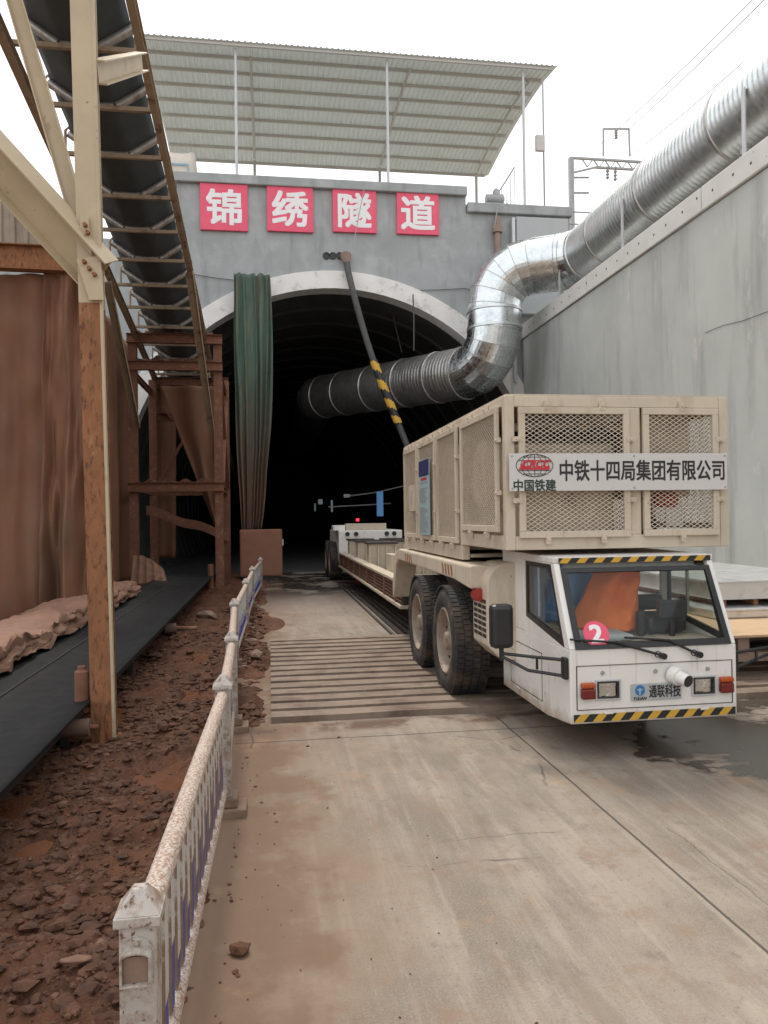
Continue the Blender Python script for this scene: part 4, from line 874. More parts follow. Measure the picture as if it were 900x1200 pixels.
g = MB(); g.grid(lambda u, v: (xc - .55 + 1.1 * u, Y0c + (Y1c - Y0c) * v, cvz(Y0c + (Y1c - Y0c) * v) - .22), 1, 60)
rnp = random.Random(8)
nI = 26
for k in range(nI):
    y = 4.6 + k * 1.1; z = cvz(y) + .10; fr = MB()
    fr.bar((XL - .05, y, z), (XR + .05, y, z), .06, .06)
    for s_ in (-1, 1):
        xe = xc + s_ * .70
        fr.tube([(xc + s_ * .70, y, z + .02), (xc + s_ * .70, y + .01, z + .36), (xc + s_ * .66, y + .03, z + .42), (xc + s_ * .60, y + .06, z + .36)], .022, 7)
        fr.bar((xc + s_ * .24, y + .06, z), (xc + s_ * .24, y + .06, z + .10), .05, .03)
    f = fr.build('idler_frame', M['conveyor'], t)
    g = MB(); g.tube([(xc - .22, y + .06, z + .055), (xc + .22, y + .06, z + .055)], .058, 12); g.build('idler', M['roller'], f, smooth=True)
    for s_ in (-1, 1):
        g = MB(); g.tube([(xc + s_ * .25, y + .06, z + .06), (xc + s_ * .66, y + .06, z + .33)], .058, 12); g.build('idler', M['roller'], f, smooth=True)

t = thing('conveyor_tower', (-2.2, 20, 0), 'mud-coated steel trestle tower carrying the inclined conveyor beside the tunnel mouth', 'trestle')
ml = M['mudsteel']; lx, rx, fy, by = -3.22, -1.20, 19.3, 22.2
zt_f, zt_b = 6.10, 5.62
for (x, y, zt_) in ((lx, fy, zt_f), (rx, fy, zt_f), (lx + .05, by, zt_b), (rx + .02, by, zt_b)):
    g = MB(); g.hbeam((x, y, 0), (x, y, zt_), .2, .2, .016, ref=(0, 1, 0)); l_ = g.build('leg', ml, t); g = MB(); g.box(x - .28, x + .28, y - .28, y + .28, -.03, .03); g.build('base_plate', ml, l_)
def beam(nm, a, b, w_=.16, h=.22): g = MB(); g.hbeam(a, b, w_, h, .014); g.build(nm, ml, t)
for z in (zt_f, at(200, 430, Y=fy).z, at(200, 571, Y=fy).z):
    beam('beam', (lx - .12, fy - .13, z), (rx + .12, fy - .13, z))
for z in (zt_b, 4.6, 2.5): beam('beam', (lx, by + .13, z), (rx + .1, by + .13, z))
for x in (lx, rx + .02):
    for z in (5.3, 2.5): beam('side_beam', (x, fy, z - .02), (x, by, z - .02), .1, .14)
def brace(a, b): g = MB(); g.bar(a, b, .09, .07); g.build('brace', ml, t)
brace((rx + .08, fy + .1, 2.6), (rx + .06, by - .1, 5.0)); brace((rx + .06, fy + .1, 5.1), (rx + .08, by - .1, 2.6))
brace((lx + .1, by, 2.6), (rx - .6, by + .02, 4.9)); brace((lx + .3, by + .04, 4.9), (rx, by + .05, 2.6))
for x in (lx, rx):
    A, B = (Vector((-1.52, 15.8, 6.68)), Vector((-1.36, 19.08, 3.9))) if x > -2 else (Vector((-3.13, 15.9, 6.46)), Vector((-3.10, 19.08, 3.95))); g = MB(); g.hbeam(A, B, .10, .15, .012, ref=(1, 0, 0)); g.build('brace', M['conveyor'], t)
# spilled mud lying on the tower beams
for z, (s0) in ((zt_f - .0, 1), (at(200, 430, Y=fy).z, 2), (at(200, 571, Y=fy).z, 3)):
    g = MB(); g.grid(lambda u, v: (lx + .1 + (rx - lx - .2) * u, fy - .22 + .2 * v, z + .112 + .15 * max(0, .25 + noise.noise(Vector((u * 9, v * 2, s0 * 3)))) * math.sin(math.pi * v)), 60, 6)
    g.build('mud_spill', M['mud'], t, fix=False)
# drooping tarpaulins inside the tower
g = MB()
def chute(u, v):
    z = 5.2 - 4.0 * v; xl = -2.75 + 1.45 * v; xr = -1.25
    return (xl + (xr - xl) * u, 20.6 + .12 * math.sin(u * 9 + 2 * v) + .15 * noise.noise(Vector((u * 3, v * 3, 1))), z)
g.grid(chute, 30, 40); g.build('chute_tarpaulin', M['tarp'], t, smooth=True, thick=.008, fix=False)
g = MB()
g.grid(lambda u, v: (-3.4 + .75 * u + .06 * math.sin(u * 9 + v), 22.9 + .1 * math.sin(u * 14), 5.6 - 5.0 * v), 24, 30); g.build('side_tarpaulin', M['tarp'], t, smooth=True, thick=.008, fix=False)
g = MB(); g.grid(lambda u, v: (-3.2 + 2.1 * u, 21.0 + 1.0 * u, 2.1 - .75 * u - .25 * v + .03 * math.sin(u * 12)), 24, 4); g.build('belt_cover', M['mudsteel'], t, thick=.01, fix=False)
c0 = at(247, 672, Y=19.1); g = MB(); g.tube([(c0.x, 19.0, 0), (c0.x, 19.0, .62)], .07, 12); tag(g.build('stake', M['mudsteel'], origin=(c0.x, 19, 0)), 'short upright steel stake against the right tower leg', 'stake')

# ------------------------------------------------------------------ flat trailer on the right with plywood and aluminium boxes
t = thing('flat_trailer', (6.3, 9, 0), 'low flat trailer with a plywood deck parked along the right wall', 'trailer')
g = MB(); g.box(4.52, 7.4, 7.05, 15.5, .452, .475); g.build('plywood_deck', M['ply'], t)
g = MB()
for x in (4.7, 5.9, 7.2): g.box(x - .06, x + .06, 7.1, 15.4, .29, .449)
for k in range(8): g.box(4.56, 7.36, 7.12 + k * 1.15, 7.22 + k * 1.15, .20, .288)
g.build('chassis', M['brownpipe'], t)
for x in (4.95, 7.0):
    for y in (9.0, 13.5):
        g = MB(); g.lathe([(-.1, .0001), (-.1, .22), (-.08, .28), (.08, .28), (.1, .22), (.1, .0001)], (x, y, .26), 'X', 24); g.build('wheel', M['rubber'], t, smooth=True)
for k, (x0, x1, y0, y1, z0, z1, lab) in enumerate(((5.28, 7.3, 8.5, 13.8, .655, .86, 'long shiny aluminium cover box on the plywood trailer, upper of two'), (5.05, 7.35, 8.2, 14.2, .478, .56, 'flat aluminium tray under the shiny cover box on the trailer'))):
    b = thing('aluminium_box', (x0, y0, z0), lab, 'box', 'aluminium covers on the trailer')
    g = MB(); g.box(x0, x1, y0, y1, z0, z1); g.build('body', M['alu'], b, bevel=.008)
    g = MB(); g.box(x0 - .02, x1 + .02, y0 - .02, y1 + .02, z1 + .001, z1 + .02); g.build('lid', M['alu'], b, bevel=.004)
    if k == 0:
        g = MB()
        for kx in range(5): g.box(x0 + .1 + kx * .42, x0 + .16 + kx * .42, y0 + .05, y1 - .05, .585, .654)
        g.build('support_rail', M['rust'], b)

# ------------------------------------------------------------------ transporter truck
TX0, TX1 = 1.75, 3.555; FY = 5.53; T = thing('transporter_truck', (2.66, 7.3, 0), 'long cream tunnel transporter truck with mesh cage, low white cab and hazard stripes', 'truck')
def dia_mesh(name, mp, w_, h, par, px=.054, py=.034, th=.0042, m_=None, depth=.006):
    g = MB(); k_ = py / px; n_ = int((w_ * k_ + h) / py) + 2; s_ = mp(1, 0, 0) - mp(0, 0, 0); q = mp(0, 1, 0) - mp(0, 0, 0); nn = s_.cross(q).normalized()
    for sg in (1, -1):
        for i in range(-n_, n_ + 1):
            c = i * py + (0 if sg == 1 else w_ * k_)  # v = sg*k*u + c
            c = i * py + (0 if sg == 1 else 0)
            pts = []
            u0, u1 = 0., w_; f = lambda u: sg * k_ * u + c
            # clip to 0..h
            lo = (0 - c) / (sg * k_); hi = (h - c) / (sg * k_); a, b = max(u0, min(lo, hi)), min(u1, max(lo, hi))
            if b - a < .004: continue
            A, B = mp(a, f(a), 0), mp(b, f(b), 0)
            off = nn * (.0015 * sg)
            g.bar(A + off, B + off, th, depth, ref=nn)
    return g.build(name, m_ or M['mesh'], par, fix=False)
def frame_rect(g, mp, w_, h, t_, d):
    def pr(u0, u1, v0, v1):
        v = [mp(u, v_, n_) for n_ in (-d / 2, d / 2) for u, v_ in ((u0, v0), (u1, v0), (u1, v1), (u0, v1))]
        g.add(v, [(3, 2, 1, 0), (4, 5, 6, 7), (0, 1, 5, 4), (1, 2, 6, 5), (2, 3, 7, 6), (3, 0, 4, 7)])
    pr(0, w_, 0, t_); pr(0, w_, h - t_, h); pr(0, t_, t_, h - t_); pr(w_ - t_, w_, t_, h - t_)
def front_map(x0, z0, y): return lambda u, v, n_: Vector((x0 + u, y - n_, z0 + v))
def side_map(y0, z0, x): return lambda u, v, n_: Vector((x - n_, y0 + u, z0 + v))
def door(mp, w_, h, lugs, t_=.05, dense=False):
    g = MB(); frame_rect(g, mp, w_, h, t_, .03)
    d = g.build('mesh_door', M['cream'], T, bevel=.004)
    i = t_ - .012
    mp2 = lambda u, v, n_: mp(u + i, v + i, n_ - .006)
    dia_mesh('expanded_mesh', mp2, w_ - 2 * i, h - 2 * i, d)
    for (u, v, hor) in lugs:
        g = MB()
        a, b = (.018, .035) if hor else (.035, .018)
        q = [mp(u + du, v + dv, n_) for n_ in (-.012, .020) for du, dv in ((-a, -b), (a, -b), (a, b), (-a, b))]
        g.add(q, [(3, 2, 1, 0), (4, 5, 6, 7), (0, 1, 5, 4), (1, 2, 6, 5), (2, 3, 7, 6), (3, 0, 4, 7)])
        c = mp(u, v, .026); nn = (mp(0, 0, 1) - mp(0, 0, 0)).normalized(); g.tube([c - nn * .01, c + nn * .006], .010, 8)
        g.build('hinge_lug', M['cream'], d)
    return d
ZB, ZT = 1.44, 2.60
# cage frame
FYB = 6.86; RYB = 9.88; ZR = 1.30
g = MB(); q = .075
for x in (TX0 + q / 2, TX1 - q / 2):
    g.box(x - q / 2, x + q / 2, FY, FY + q, ZB, ZT); g.box(x - q / 2, x + q / 2, RYB - q, RYB, ZR, ZT - .002)
    g.box(x - q / 2 + .001, x + q / 2 - .001, FY + q, RYB - q, ZT - q, ZT - .002); g.box(x - q / 2 + .001, x + q / 2 - .001, FY + q, FYB, ZB, ZB + .11)
    g.box(x - q / 2 + .001, x + q / 2 - .001, FYB + .001, RYB - q, ZR, ZR + .13); g.box(x - q / 2, x + q / 2, FYB + .001, FYB + .06, ZR + .13, ZT - q - .001)
    for y in (7.84, 8.82): g.box(x - q / 2 + .004, x + q / 2 - .004, y - .03, y + .03, ZR + .13, ZT - q - .001)
g.box(TX0 + q, TX1 - q, FY + .001, FY + q, ZT - .085, ZT - .002); g.box(TX0 + q, TX1 - q, FY + .001, FY + q, ZB, ZB + .105)
g.box(2.738, 2.826, FY + .002, FY + q, ZB + .105, ZT - .085)
g.box(TX0 + q, TX1 - q, FYB - .05, FYB, ZB + .002, ZB + .09)
g.box(TX0 + q, TX1 - q, RYB - q, RYB - .001, ZT - q, ZT - .004); g.box(TX0 + q, TX1 - q, RYB - q, RYB - .001, ZR, ZR + q)
g.build('cage_frame', M['cream'], T, bevel=.006)
g = MB(); g.box(TX0 + .01, TX1 - .01, FY + .01, RYB - .01, ZT, ZT + .012); g.build('cage_roof', M['cream'], T)
g = MB(); g.box(TX0 + .08, TX1 - .08, FY + .08, FYB, ZB + .02, ZB + .05); g.box(TX0 + .08, TX1 - .08, FYB, RYB - .08, ZR + .02, ZR + .05); g.build('cage_floor', M['inner'], T)
yd = FY - .018
door(front_map(1.848, 1.53, yd), .877, .98, ((.22, .995, 1), (.66, .995, 1), (.22, -.012, 1), (.66, -.012, 1), (-.012, .28, 0), (-.012, .74, 0), (.884, .28, 0), (.884, .74, 0)))
door(front_map(2.835, 1.53, yd), .622, .98, ((.32, .995, 1), (.32, -.012, 1), (.634, .28, 0), (.634, .74, 0)))
xd = TX0 - .018
door(side_map(5.66, 1.575, xd), 1.13, .96, ((.3, .975, 1), (.8, .975, 1), (.3, -.015, 1), (.8, -.015, 1), (-.012, .3, 0), (-.012, .7, 0)))
ds = []
for (y0, y1) in ((6.94, 7.80), (7.88, 8.78), (8.86, 9.72)):
    ds.append(door(side_map(y0, 1.45, xd), y1 - y0, 1.09, ((.2, 1.105, 1), (y1 - y0 - .2, 1.105, 1), (.2, -.015, 1), (y1 - y0 - .2, -.015, 1), (-.012, .3, 0), (-.012, .8, 0))))
g = MB(); g.box(xd - .04, xd - .017, 8.9, 9.22, 1.77, 2.08); g.box(xd - .042, xd - .039, 8.97, 9.15, 1.85, 2.02, 1); g.build('latch_window', [M['cream'], M['inner']], ds[2])
# right side and rear mesh so that the cage is whole
for (y0, y1, z0) in ((5.66, 6.79, 1.575), (6.94, 7.80, 1.45), (7.88, 8.78, 1.45), (8.86, 9.72, 1.45)):
    mpR = (lambda y0, z0: lambda u, v, n_: Vector((TX1 + .018 + n_, y0 + u, z0 + v)))(y0, z0)
    g = MB(); frame_rect(g, mpR, y1 - y0, 2.54 - z0, .05, .03); d = g.build('mesh_door', M['cream'], T); dia_mesh('expanded_mesh', (lambda f: lambda u, v, n_: f(u + .038, v + .038, n_ - .006))(mpR), y1 - y0 - .076, 2.54 - z0 - .076, d)
# notice on the side
yb0, yb1 = 8.05, 8.60
nb = MB(); nb.box(xd - .034, xd - .022, yb0, yb1, 1.50, 2.33); no = nb.build('notice_board', M['paleblue'], T, bevel=.002)
g = MB(); g.box(xd - .037, xd - .0345, yb0 + .005, yb1 - .005, 2.15, 2.325); g.build('notice_heading', M['inknavy'], no)
g = MB(); rl = random.Random(2)
for k in range(26):
    z = 2.08 - k * .0215
    if rl.random() < .12: continue
    L_ = rl.uniform(.25, .46); g.box(xd - .0365, xd - .0345, yb1 - .04 - L_, yb1 - .04, z - .0045, z + .0045)
g.build('notice_lines', M['postgrey'] if False else M['greysteel'], no)
g = MB(); g.box(xd - .0365, xd - .0345, yb0 + .12, yb1 - .12, 2.105, 2.13); g.build('notice_title', M['inkred'], no)
# banner board
c0, c1 = at(597, 533, Y=FY - .06), at(852, 575, Y=FY - .06)
bx0, bx1, bz0, bz1 = 1.762, 3.505, 1.88, 2.16
g = MB(); g.box(bx0, bx1, FY - .062, FY - .050, bz0, bz1); bo = g.build('name_board', M['board'], T, bevel=.002)
tw = 1.345; o = text('lettering', '中铁十四局集团有限公司', .165, ((2.145 + 3.485) / 2, FY - .064, (bz0 + bz1) / 2 + .012), M['ink'], bo, bold=.016, depth=.002, sx=.745)
text('lettering', '中国铁建', .093, (1.955, FY - .064, bz0 + .043), M['inkgreen'], bo, bold=.02, depth=.002, sx=.9)
# globe emblem
ec, ez, ea, eb = 1.955, 2.07, .142, .083
g = MB()
def ring(fx, n_=48, r_=.0028): g.tube([fx(2 * math.pi * k / n_) for k in range(n_ + 1)], r_, 5, cap=False)
ye = FY - .064
ring(lambda a: Vector((ec + ea * math.cos(a), ye, ez + eb * math.sin(a))))
for s_ in (.4, .75): ring(lambda a, s_=s_: Vector((ec + ea * s_ * math.cos(a), ye, ez + eb * math.sin(a))), r_=.0018)
g.bar((ec, ye, ez - eb), (ec, ye, ez + eb), .0035, .003)
for v in (-.75, -.45, .45, .75): w_ = ea * math.sqrt(1 - v * v); g.bar((ec - w_, ye, ez + eb * v), (ec + w_, ye, ez + eb * v), .003, .0035)
g.build('globe_emblem', M['ink'], bo)
g = MB(); g.prism([(ec - .125, ez - .030), (ec - .085, ez + .034), (ec - .055, ez + .034), (ec - .095, ez - .015), (ec + .12, ez - .015), (ec + .11, ez - .032)], ye - .006, ye - .0035, 'XZ'); g.build('emblem_swoosh', M['inkred'], bo)
text('emblem_letters', 'CRCC', .078, (ec + .018, ye - .005, ez + .012), M['inkred'], bo, bold=.035, depth=.003, shear=.35, sx=1.0)
g = MB()
for (x, z) in ((bx0 + .02, bz0 + .02), (bx0 + .02, bz1 - .02), (bx1 - .02, bz0 + .02), (bx1 - .02, bz1 - .02), (2.74, bz1 - .02), (2.74, bz0 + .02)): g.disc((x, FY - .064, z), .007, 'Y', 8, .006)
g.build('screws', M['greysteel'], bo)
# machinery inside the cage
g = MB(); g.box(1.90, 2.70, 5.72, 6.7, 1.52, 2.26); g.box(1.83, 3.30, 7.0, 9.55, 1.38, 2.40); g.build('engine_cover', M['inner'], T, bevel=.03)
g = MB(); g.box(2.93, 3.36, 5.74, 6.5, 1.83, 2.50); g.build('oil_tank', M['inner'], T, bevel=.02)
for k in range(3):
    g = MB(); g.tube([(1.9, 5.85 + k * .16, 2.40 - k * .05), (2.85, 5.85 + k * .16, 2.40 - k * .05), (2.9, 6.8, 2.36)], .035, 10); g.build('hose', M['cream_mud'] if k != 1 else M['black'], T, smooth=True)
for k in range(3): g = MB(); g.tube([(2.05 + k * .22, 5.70, 2.32), (2.17 + k * .22, 5.70, 2.345)], .05, 12); g.build('coupling', M['black'], T, smooth=True)
g = MB(); cc = at(779, 585, Y=5.66); g.lathe([(-.08, .0001), (-.085, .04), (-.07, .062), (.07, .066), (.09, .05), (.095, .0001)], cc, 'X', 18); g.build('filler_cap', M['red'], T, smooth=True)
g = MB(); g.lathe([(-.16, .0001), (-.16, .28), (.10, .30), (.12, .24), (.12, .0001)], (1.93, 6.25, 2.05), 'X', 36); g.build('fan_housing', M['inner'], T, smooth=True)
g = MB(); g.box(3.10, 3.24, 5.66, 5.68, 1.60, 1.79); g.build('control_label', M['board'], T)
g = MB(); g.tube([(2.95, 5.75, 1.52), (2.99, 5.74, 1.65), (2.98, 5.74, 1.76)], .02, 8); g.tube([(3.05, 5.75, 1.52), (3.04, 5.74, 1.68)], .018, 8); g.build('cable', M['black'], T, smooth=True)
# main chassis over the front bogie
g = MB(); g.box(2.05, 3.0, 6.62, 10.2, 1.02, 1.27); g.box(2.3, 3.05, 6.55, 10.2, .55, 1.018); g.build('chassis', M['dark'], T)
# fender beams
for s_, x0, x1 in ((-1, 1.68, 1.98), (1, 3.22, 3.46)):
    g = MB(); ys_ = 6.35 if s_ < 0 else 6.85; g.prism([(ys_, 1.08), (ys_, 1.28), (9.95, 1.285), (10.22, 1.22), (10.30, 1.05), (10.22, 1.05), (10.0, 1.14), (6.95, 1.12)], x0, x1, 'YZ'); f = g.build('fender_beam', M['cream'], T, bevel=.02)
    if s_ < 0:
        g = MB()
        for yy in (6.95, 7.07, 7.19, 7.31, 9.0, 9.12, 9.24, 9.36):
            g = MB(); g.prism([(yy, 1.15), (yy + .05, 1.15), (yy + .09, 1.245), (yy + .04, 1.245)], 1.676, 1.6795, 'YZ'); g.build('hazard_mark', M['rust'], f)
        pass
    g = MB(); g.prism([(10.23, 1.05), (10.30, 1.05), (10.55, .82), (10.55, .60), (10.45, .60)], x0 + .01, x1 - .01, 'YZ'); g.build('goose_neck', M['cream_mud'], T, bevel=.01)
g = MB(); g.lathe([(-.03, .0001), (-.03, .055), (.06, .06), (.06, .0001)], (1.76, 6.34, 1.03), 'Y', 16); g.build('marker_lamp', M['red'], T, smooth=True)

# wheels
TR, TW = .52, .32
def make_wheel(x, y, s_):
    root = MB(); c = Vector((x, y, TR))
    W = TW
    hub = MB(); hub.lathe([(.02 * s_, .0001), (.02 * s_, .07), (.035 * s_, .082), (.07 * s_, .09), (.075 * s_, .15)], c, 'X', 28)
    wo = hub.build('wheel', M['rim'], T, origin=c, smooth=True)
    g = MB(); tp = [(-W / 2 + .02, .315), (-W / 2, .36), (-W / 2, .44), (-W / 2 + .03, .495), (-W / 2 + .06, .512), (W / 2 - .06, .512), (W / 2 - .03, .495), (W / 2, .44), (W / 2, .36), (W / 2 - .02, .315)]
    g.lathe([(h + s_ * W / 2, r) for h, r in tp], c, 'X', 56)
    nb_ = 62
    for k in range(nb_):
        for row, (h, w2) in enumerate(((-.118, .07), (-.04, .06), (.04, .06), (.118, .07))):
            a = 2 * math.pi * (k + .5 * (row % 2)) / nb_; r_ = .517; ca, sa = math.cos(a), math.sin(a)
            p = c + Vector((h + s_ * W / 2, r_ * ca, r_ * sa)); tg = Vector((0, -sa, ca)); nr = Vector((0, ca, sa))
            g.bar(p - tg * .023, p + tg * .0185, w2, .014, ref=nr)
    g.build('tyre', M['rubber'], wo, smooth=True)
    g = MB(); d = s_
    g.lathe([(.0 * d + .02 * d, .318), (.008 * d, .30), (.03 * d, .285), (.11 * d, .275), (.13 * d, .20), (.10 * d, .15), (.09 * d, .0001)], c, 'X', 40)
    g.build('rim', M['rim'], wo, smooth=True)
    g = MB()
    for k in range(10):
        a = 2 * math.pi * k / 10; p = c + Vector((.10 * d, .175 * math.cos(a), .175 * math.sin(a))); g.tube([p, p + Vector((-.03 * d, 0, 0))], .014, 6)
    g.build('wheel_nuts', M['dark'], wo)
    return wo
wl = make_wheel(1.625, 7.17, 1); wr = make_wheel(3.46, 7.17, -1)
for y in (8.50, 21.1, 22.4):
    for wsrc in (wl, wr):
        c = copy_tree(wsrc, T); c.location.y += y - 7.17
g = MB()
for y in (7.17, 8.50, 21.1, 22.4): g.tube([(1.9, y, TR), (3.43, y, TR)], .09, 12)
g.build('axle', M['dark'], T, smooth=True)

# trailer bed
g = MB(); g.box(2.0, 3.33, 10.6, 20.2, .40, .56); g.build('bed', M['cream_mud'], T)
for x0, x1 in ((1.80, 1.99), (3.34, 3.53)):
    g = MB(); g.box(x0, x1, 10.6, 20.2, .755, .80); g.box(x0, x1, 10.6, 20.2, .41, .46); g.build('side_rail', M['cream_mud'], T, bevel=.008)
    g = MB(); g.box(x0 + .05, x1 - .05, 10.62, 20.18, .461, .753); g.build('side_web', M['dark'], T)
    g = MB()
    for k in range(5): g.box(x0 + .025, x1 - .025, 10.64, 20.1, .50 + k * .052, .515 + k * .052)
    for k in range(9): g.box(x0 + .012, x1 - .012, 11.1 + k * 1.12, 11.16 + k * 1.12, .463, .752)
    g.build('side_grille', M['mudsteel'], T)
def saddle(x0, x1, y, z0, z1, d=.35):
    g = MB(); g.box(x0, x1, y, y + .05, z0, z1); g.box(x0, x1, y + d - .05, y + d, z0, z1)
    for f in (0, .33, .66, 1): xx = x0 + (x1 - x0 - .04) * f; g.box(xx, xx + .04, y + .052, y + d - .052, z0, z1 - .02); g.box(xx, xx + .03, y - .08, y - .002, z0, z1 - .05)
    so = g.build('saddle', M['cream_mud'], T); g = MB(); g.box(x0 - .04, x1 + .04, y - .06, y + d + .04, z1 + .002, z1 + .045); g.build('pad', M['dark'], so, bevel=.01)
for (x0, x1, y, z1) in ((1.95, 2.50, 15.1, 1.17), (1.98, 2.55, 17.3, 1.14), (2.0, 2.6, 19.3, 1.12), (2.85, 3.40, 15.1, 1.17), (2.85, 3.4, 17.3, 1.14), (2.85, 3.4, 19.3, 1.12)): saddle(x0, x1, y, .562, z1)
g = MB(); g.box(2.0, 2.12, 12.6, 13.1, .562, 1.08); g.box(2.25, 2.37, 12.5, 12.9, .562, 1.12); g.build('stanchion', M['cream_mud'], T, bevel=.01)
g = MB(); g.prism([(20.22, .45), (20.22, 1.36), (23.2, 1.36), (23.2, .95), (20.8, .95)], 1.82, 3.52, 'YZ'); rb = g.build('rear_block', M['white'], T, bevel=.02)
g = MB()
for x in (2.05, 2.28, 3.1, 3.3): g.lathe([(0, .0001), (0, .055), (.06, .06)], (x, 20.16, 1.27), 'Y', 16)
g.build('reflector', M['black'], rb)
g = MB(); g.box(2.05, 3.15, 20.6, 21.0, 1.362, 1.54); g.build('rear_bolster', M['cream_mud'], T, bevel=.01)
g = MB(); g.box(1.70, 2.02, 20.5, 21.1, 1.362, 1.50); g.build('rear_box', M['white'], T, bevel=.01)

# ---- cab
CXL, CXR = 2.02, 3.25; W_ = M['white']
cab = MB(); cab.prism([(5.0, .27), (5.0, .775), (6.52, .775), (6.52, .22), (5.45, .22)], CXL, CXR, 'YZ')
cab.box(CXL, 2.70, 5.93, 6.5, .777, 1.385)
cab.box(CXR - .045, CXR, 5.93, 5.985, .777, 1.351); cab.box(CXR - .05, CXR, 6.44, 6.5, .777, 1.37); cab.box(2.701, CXR - .051, 6.44, 6.49, .777, .86)
cab.prism([(5.285, 1.352), (5.275, 1.395), (6.5, 1.405), (6.5, 1.387), (6.44, 1.352)], CXL - .004, CXR + .004, 'YZ')
def pillar(x0, x1): cab.prism([(5.0, .776), (5.28, 1.351), (5.335, 1.351), (5.06, .776)], x0, x1, 'YZ')
pillar(CXL, CXL + .045); pillar(CXR - .045, CXR)
co = cab.build('cab', W_, T, bevel=.008)
def wsp(u, v, off=0): # point on the sloped windscreen plane
    a, b = Vector((0, 4.995, .785)), Vector((0, 5.275, 1.345)); p = a.lerp(b, v); nrm = Vector((0, -(b - a).z, (b - a).y)).normalized(); return Vector((CXL + .05 + (CXR - CXL - .10) * u, p.y, p.z)) + nrm * off
g = MB(); q = [wsp(0, .0), wsp(1, .0), wsp(1, .985), wsp(0, .985)]; g.add(q, [(0, 1, 2, 3)]); ws = g.build('windscreen', M['glass'], co, thick=.006)
g = MB()
def wpan(u0, u1, v0, v1, o0=-.006, o1=.010):
    v = [wsp(u, v_, o) for o in (o0, o1) for u, v_ in ((u0, v0), (u1, v0), (u1, v1), (u0, v1))]; g.add(v, [(3, 2, 1, 0), (4, 5, 6, 7), (0, 1, 5, 4), (1, 2, 6, 5), (2, 3, 7, 6), (3, 0, 4, 7)])
wpan(-.005, 1.005, -.01, .06); wpan(-.005, 1.005, .89, .945); wpan(-.005, .03, .06, .89); wpan(.97, 1.005, .06, .89); g.build('windscreen_seal', M['black'], co)
# hazard strips
def hazard(name, P0, U, V, Lh, H_, n_, par, nrm, lean=1):
    g = MB(); P0, U, V, nrm = Vector(P0), Vector(U).normalized(), Vector(V).normalized(), Vector(nrm).normalized()
    step = Lh / n_; sh = H_ * .9 * lean
    for k in range(-1, n_ + 1):
        a0, a1 = k * step, (k + 1) * step
        def cl(x): return max(0, min(Lh, x))
        q = [(cl(a0), 0), (cl(a1), 0), (cl(a1 + sh), H_), (cl(a0 + sh), H_)]
        if q[1][0] - q[0][0] < 1e-4 and q[2][0] - q[3][0] < 1e-4: continue
        v = [P0 + U * u + V * w2 + nrm * o for o in (0, .003) for u, w2 in q]
        g.add(v, [(3, 2, 1, 0), (4, 5, 6, 7), (0, 1, 5, 4), (1, 2, 6, 5), (2, 3, 7, 6), (3, 0, 4, 7)], k % 2)
    return g.build(name, [M['yellow'], M['tapeblack']], par, fix=False)
hazard('hazard_strip', (CXL + .02, 4.997, .283), (1, 0, 0), (0, 0, 1), CXR - CXL - .035, .052, 18, co, (0, -1, 0))
hazard('hazard_strip', (CXL + .035, 5.2735, 1.352), (1, 0, 0), (0, -.0, 1), CXR - CXL - .055, .038, 18, co, (0, -1, .0))
# side windows
def sidewin(x, s_):
    g = MB(); outer_ = [(5.10, .775), (5.345, 1.34), (5.90, 1.34), (5.90, .90)]; inner_ = [(5.165, .835), (5.372, 1.305), (5.865, 1.305), (5.865, .935)]
    for i in range(4):
        j = (i + 1) % 4; q = [outer_[i], outer_[j], inner_[j], inner_[i]]
        v = [(x + o, a, b) for o in (0, .02 * s_) for a, b in q]; g.add(v, [(3, 2, 1, 0), (4, 5, 6, 7), (0, 1, 5, 4), (2, 3, 7, 6)])
    fr = g.build('side_window', M['black'], co)
    g = MB(); g.add([(x + .008 * s_, a, b) for a, b in inner_], [(0, 1, 2, 3)]); g.build('pane', M['darkglass'], fr, thick=.005)
    g = MB(); g.box(min(x, x + .015 * s_), max(x, x + .015 * s_), 5.60, 5.625, .93, 1.303); g.build('glazing_bar', M['greysteel'], fr)
    g = MB(); g.prism([(5.065, .776), (5.33, 1.351), (5.352, 1.351), (5.10, .776)], min(x, x + .018 * s_), max(x, x + .018 * s_), 'YZ'); g.prism([(5.10, .776), (5.905, .776), (5.905, .898)], min(x, x + .018 * s_), max(x, x + .018 * s_), 'YZ'); g.box(min(x, x + .018 * s_), max(x, x + .018 * s_), 5.905, 5.93, .776, 1.351); g.box(min(x, x + .018 * s_), max(x, x + .018 * s_), 5.345, 5.93, 1.3415, 1.3515); g.build('door_skin', W_, co)
sidewin(CXL + .002, 1); sidewin(CXR - .002, -1)
# door panel and hatch lines on the flank
g = MB()
for (a, b) in (((5.55, .66), (6.30, .66)), ((5.55, .30), (6.30, .30)), ((5.55, .30), (5.55, .66)), ((6.30, .30), (6.30, .66))): g.bar((CXL - .0005, *a), (CXL - .0005, *b), .005, .005)
g.build('hatch_gap', M['dark'], co)
g = MB(); g.tube([(CXL - .012, 5.75, .60), (CXL + .002, 5.75, .60)], .016, 10); g.build('hatch_lock', M['greysteel'], co)
g = MB()
for y in (5.7, 6.1): g.tube([(CXL - .006, y - .05, .285), (CXL - .006, y + .05, .285)], .010, 8)
g.build('hatch_hinge', W_, co)
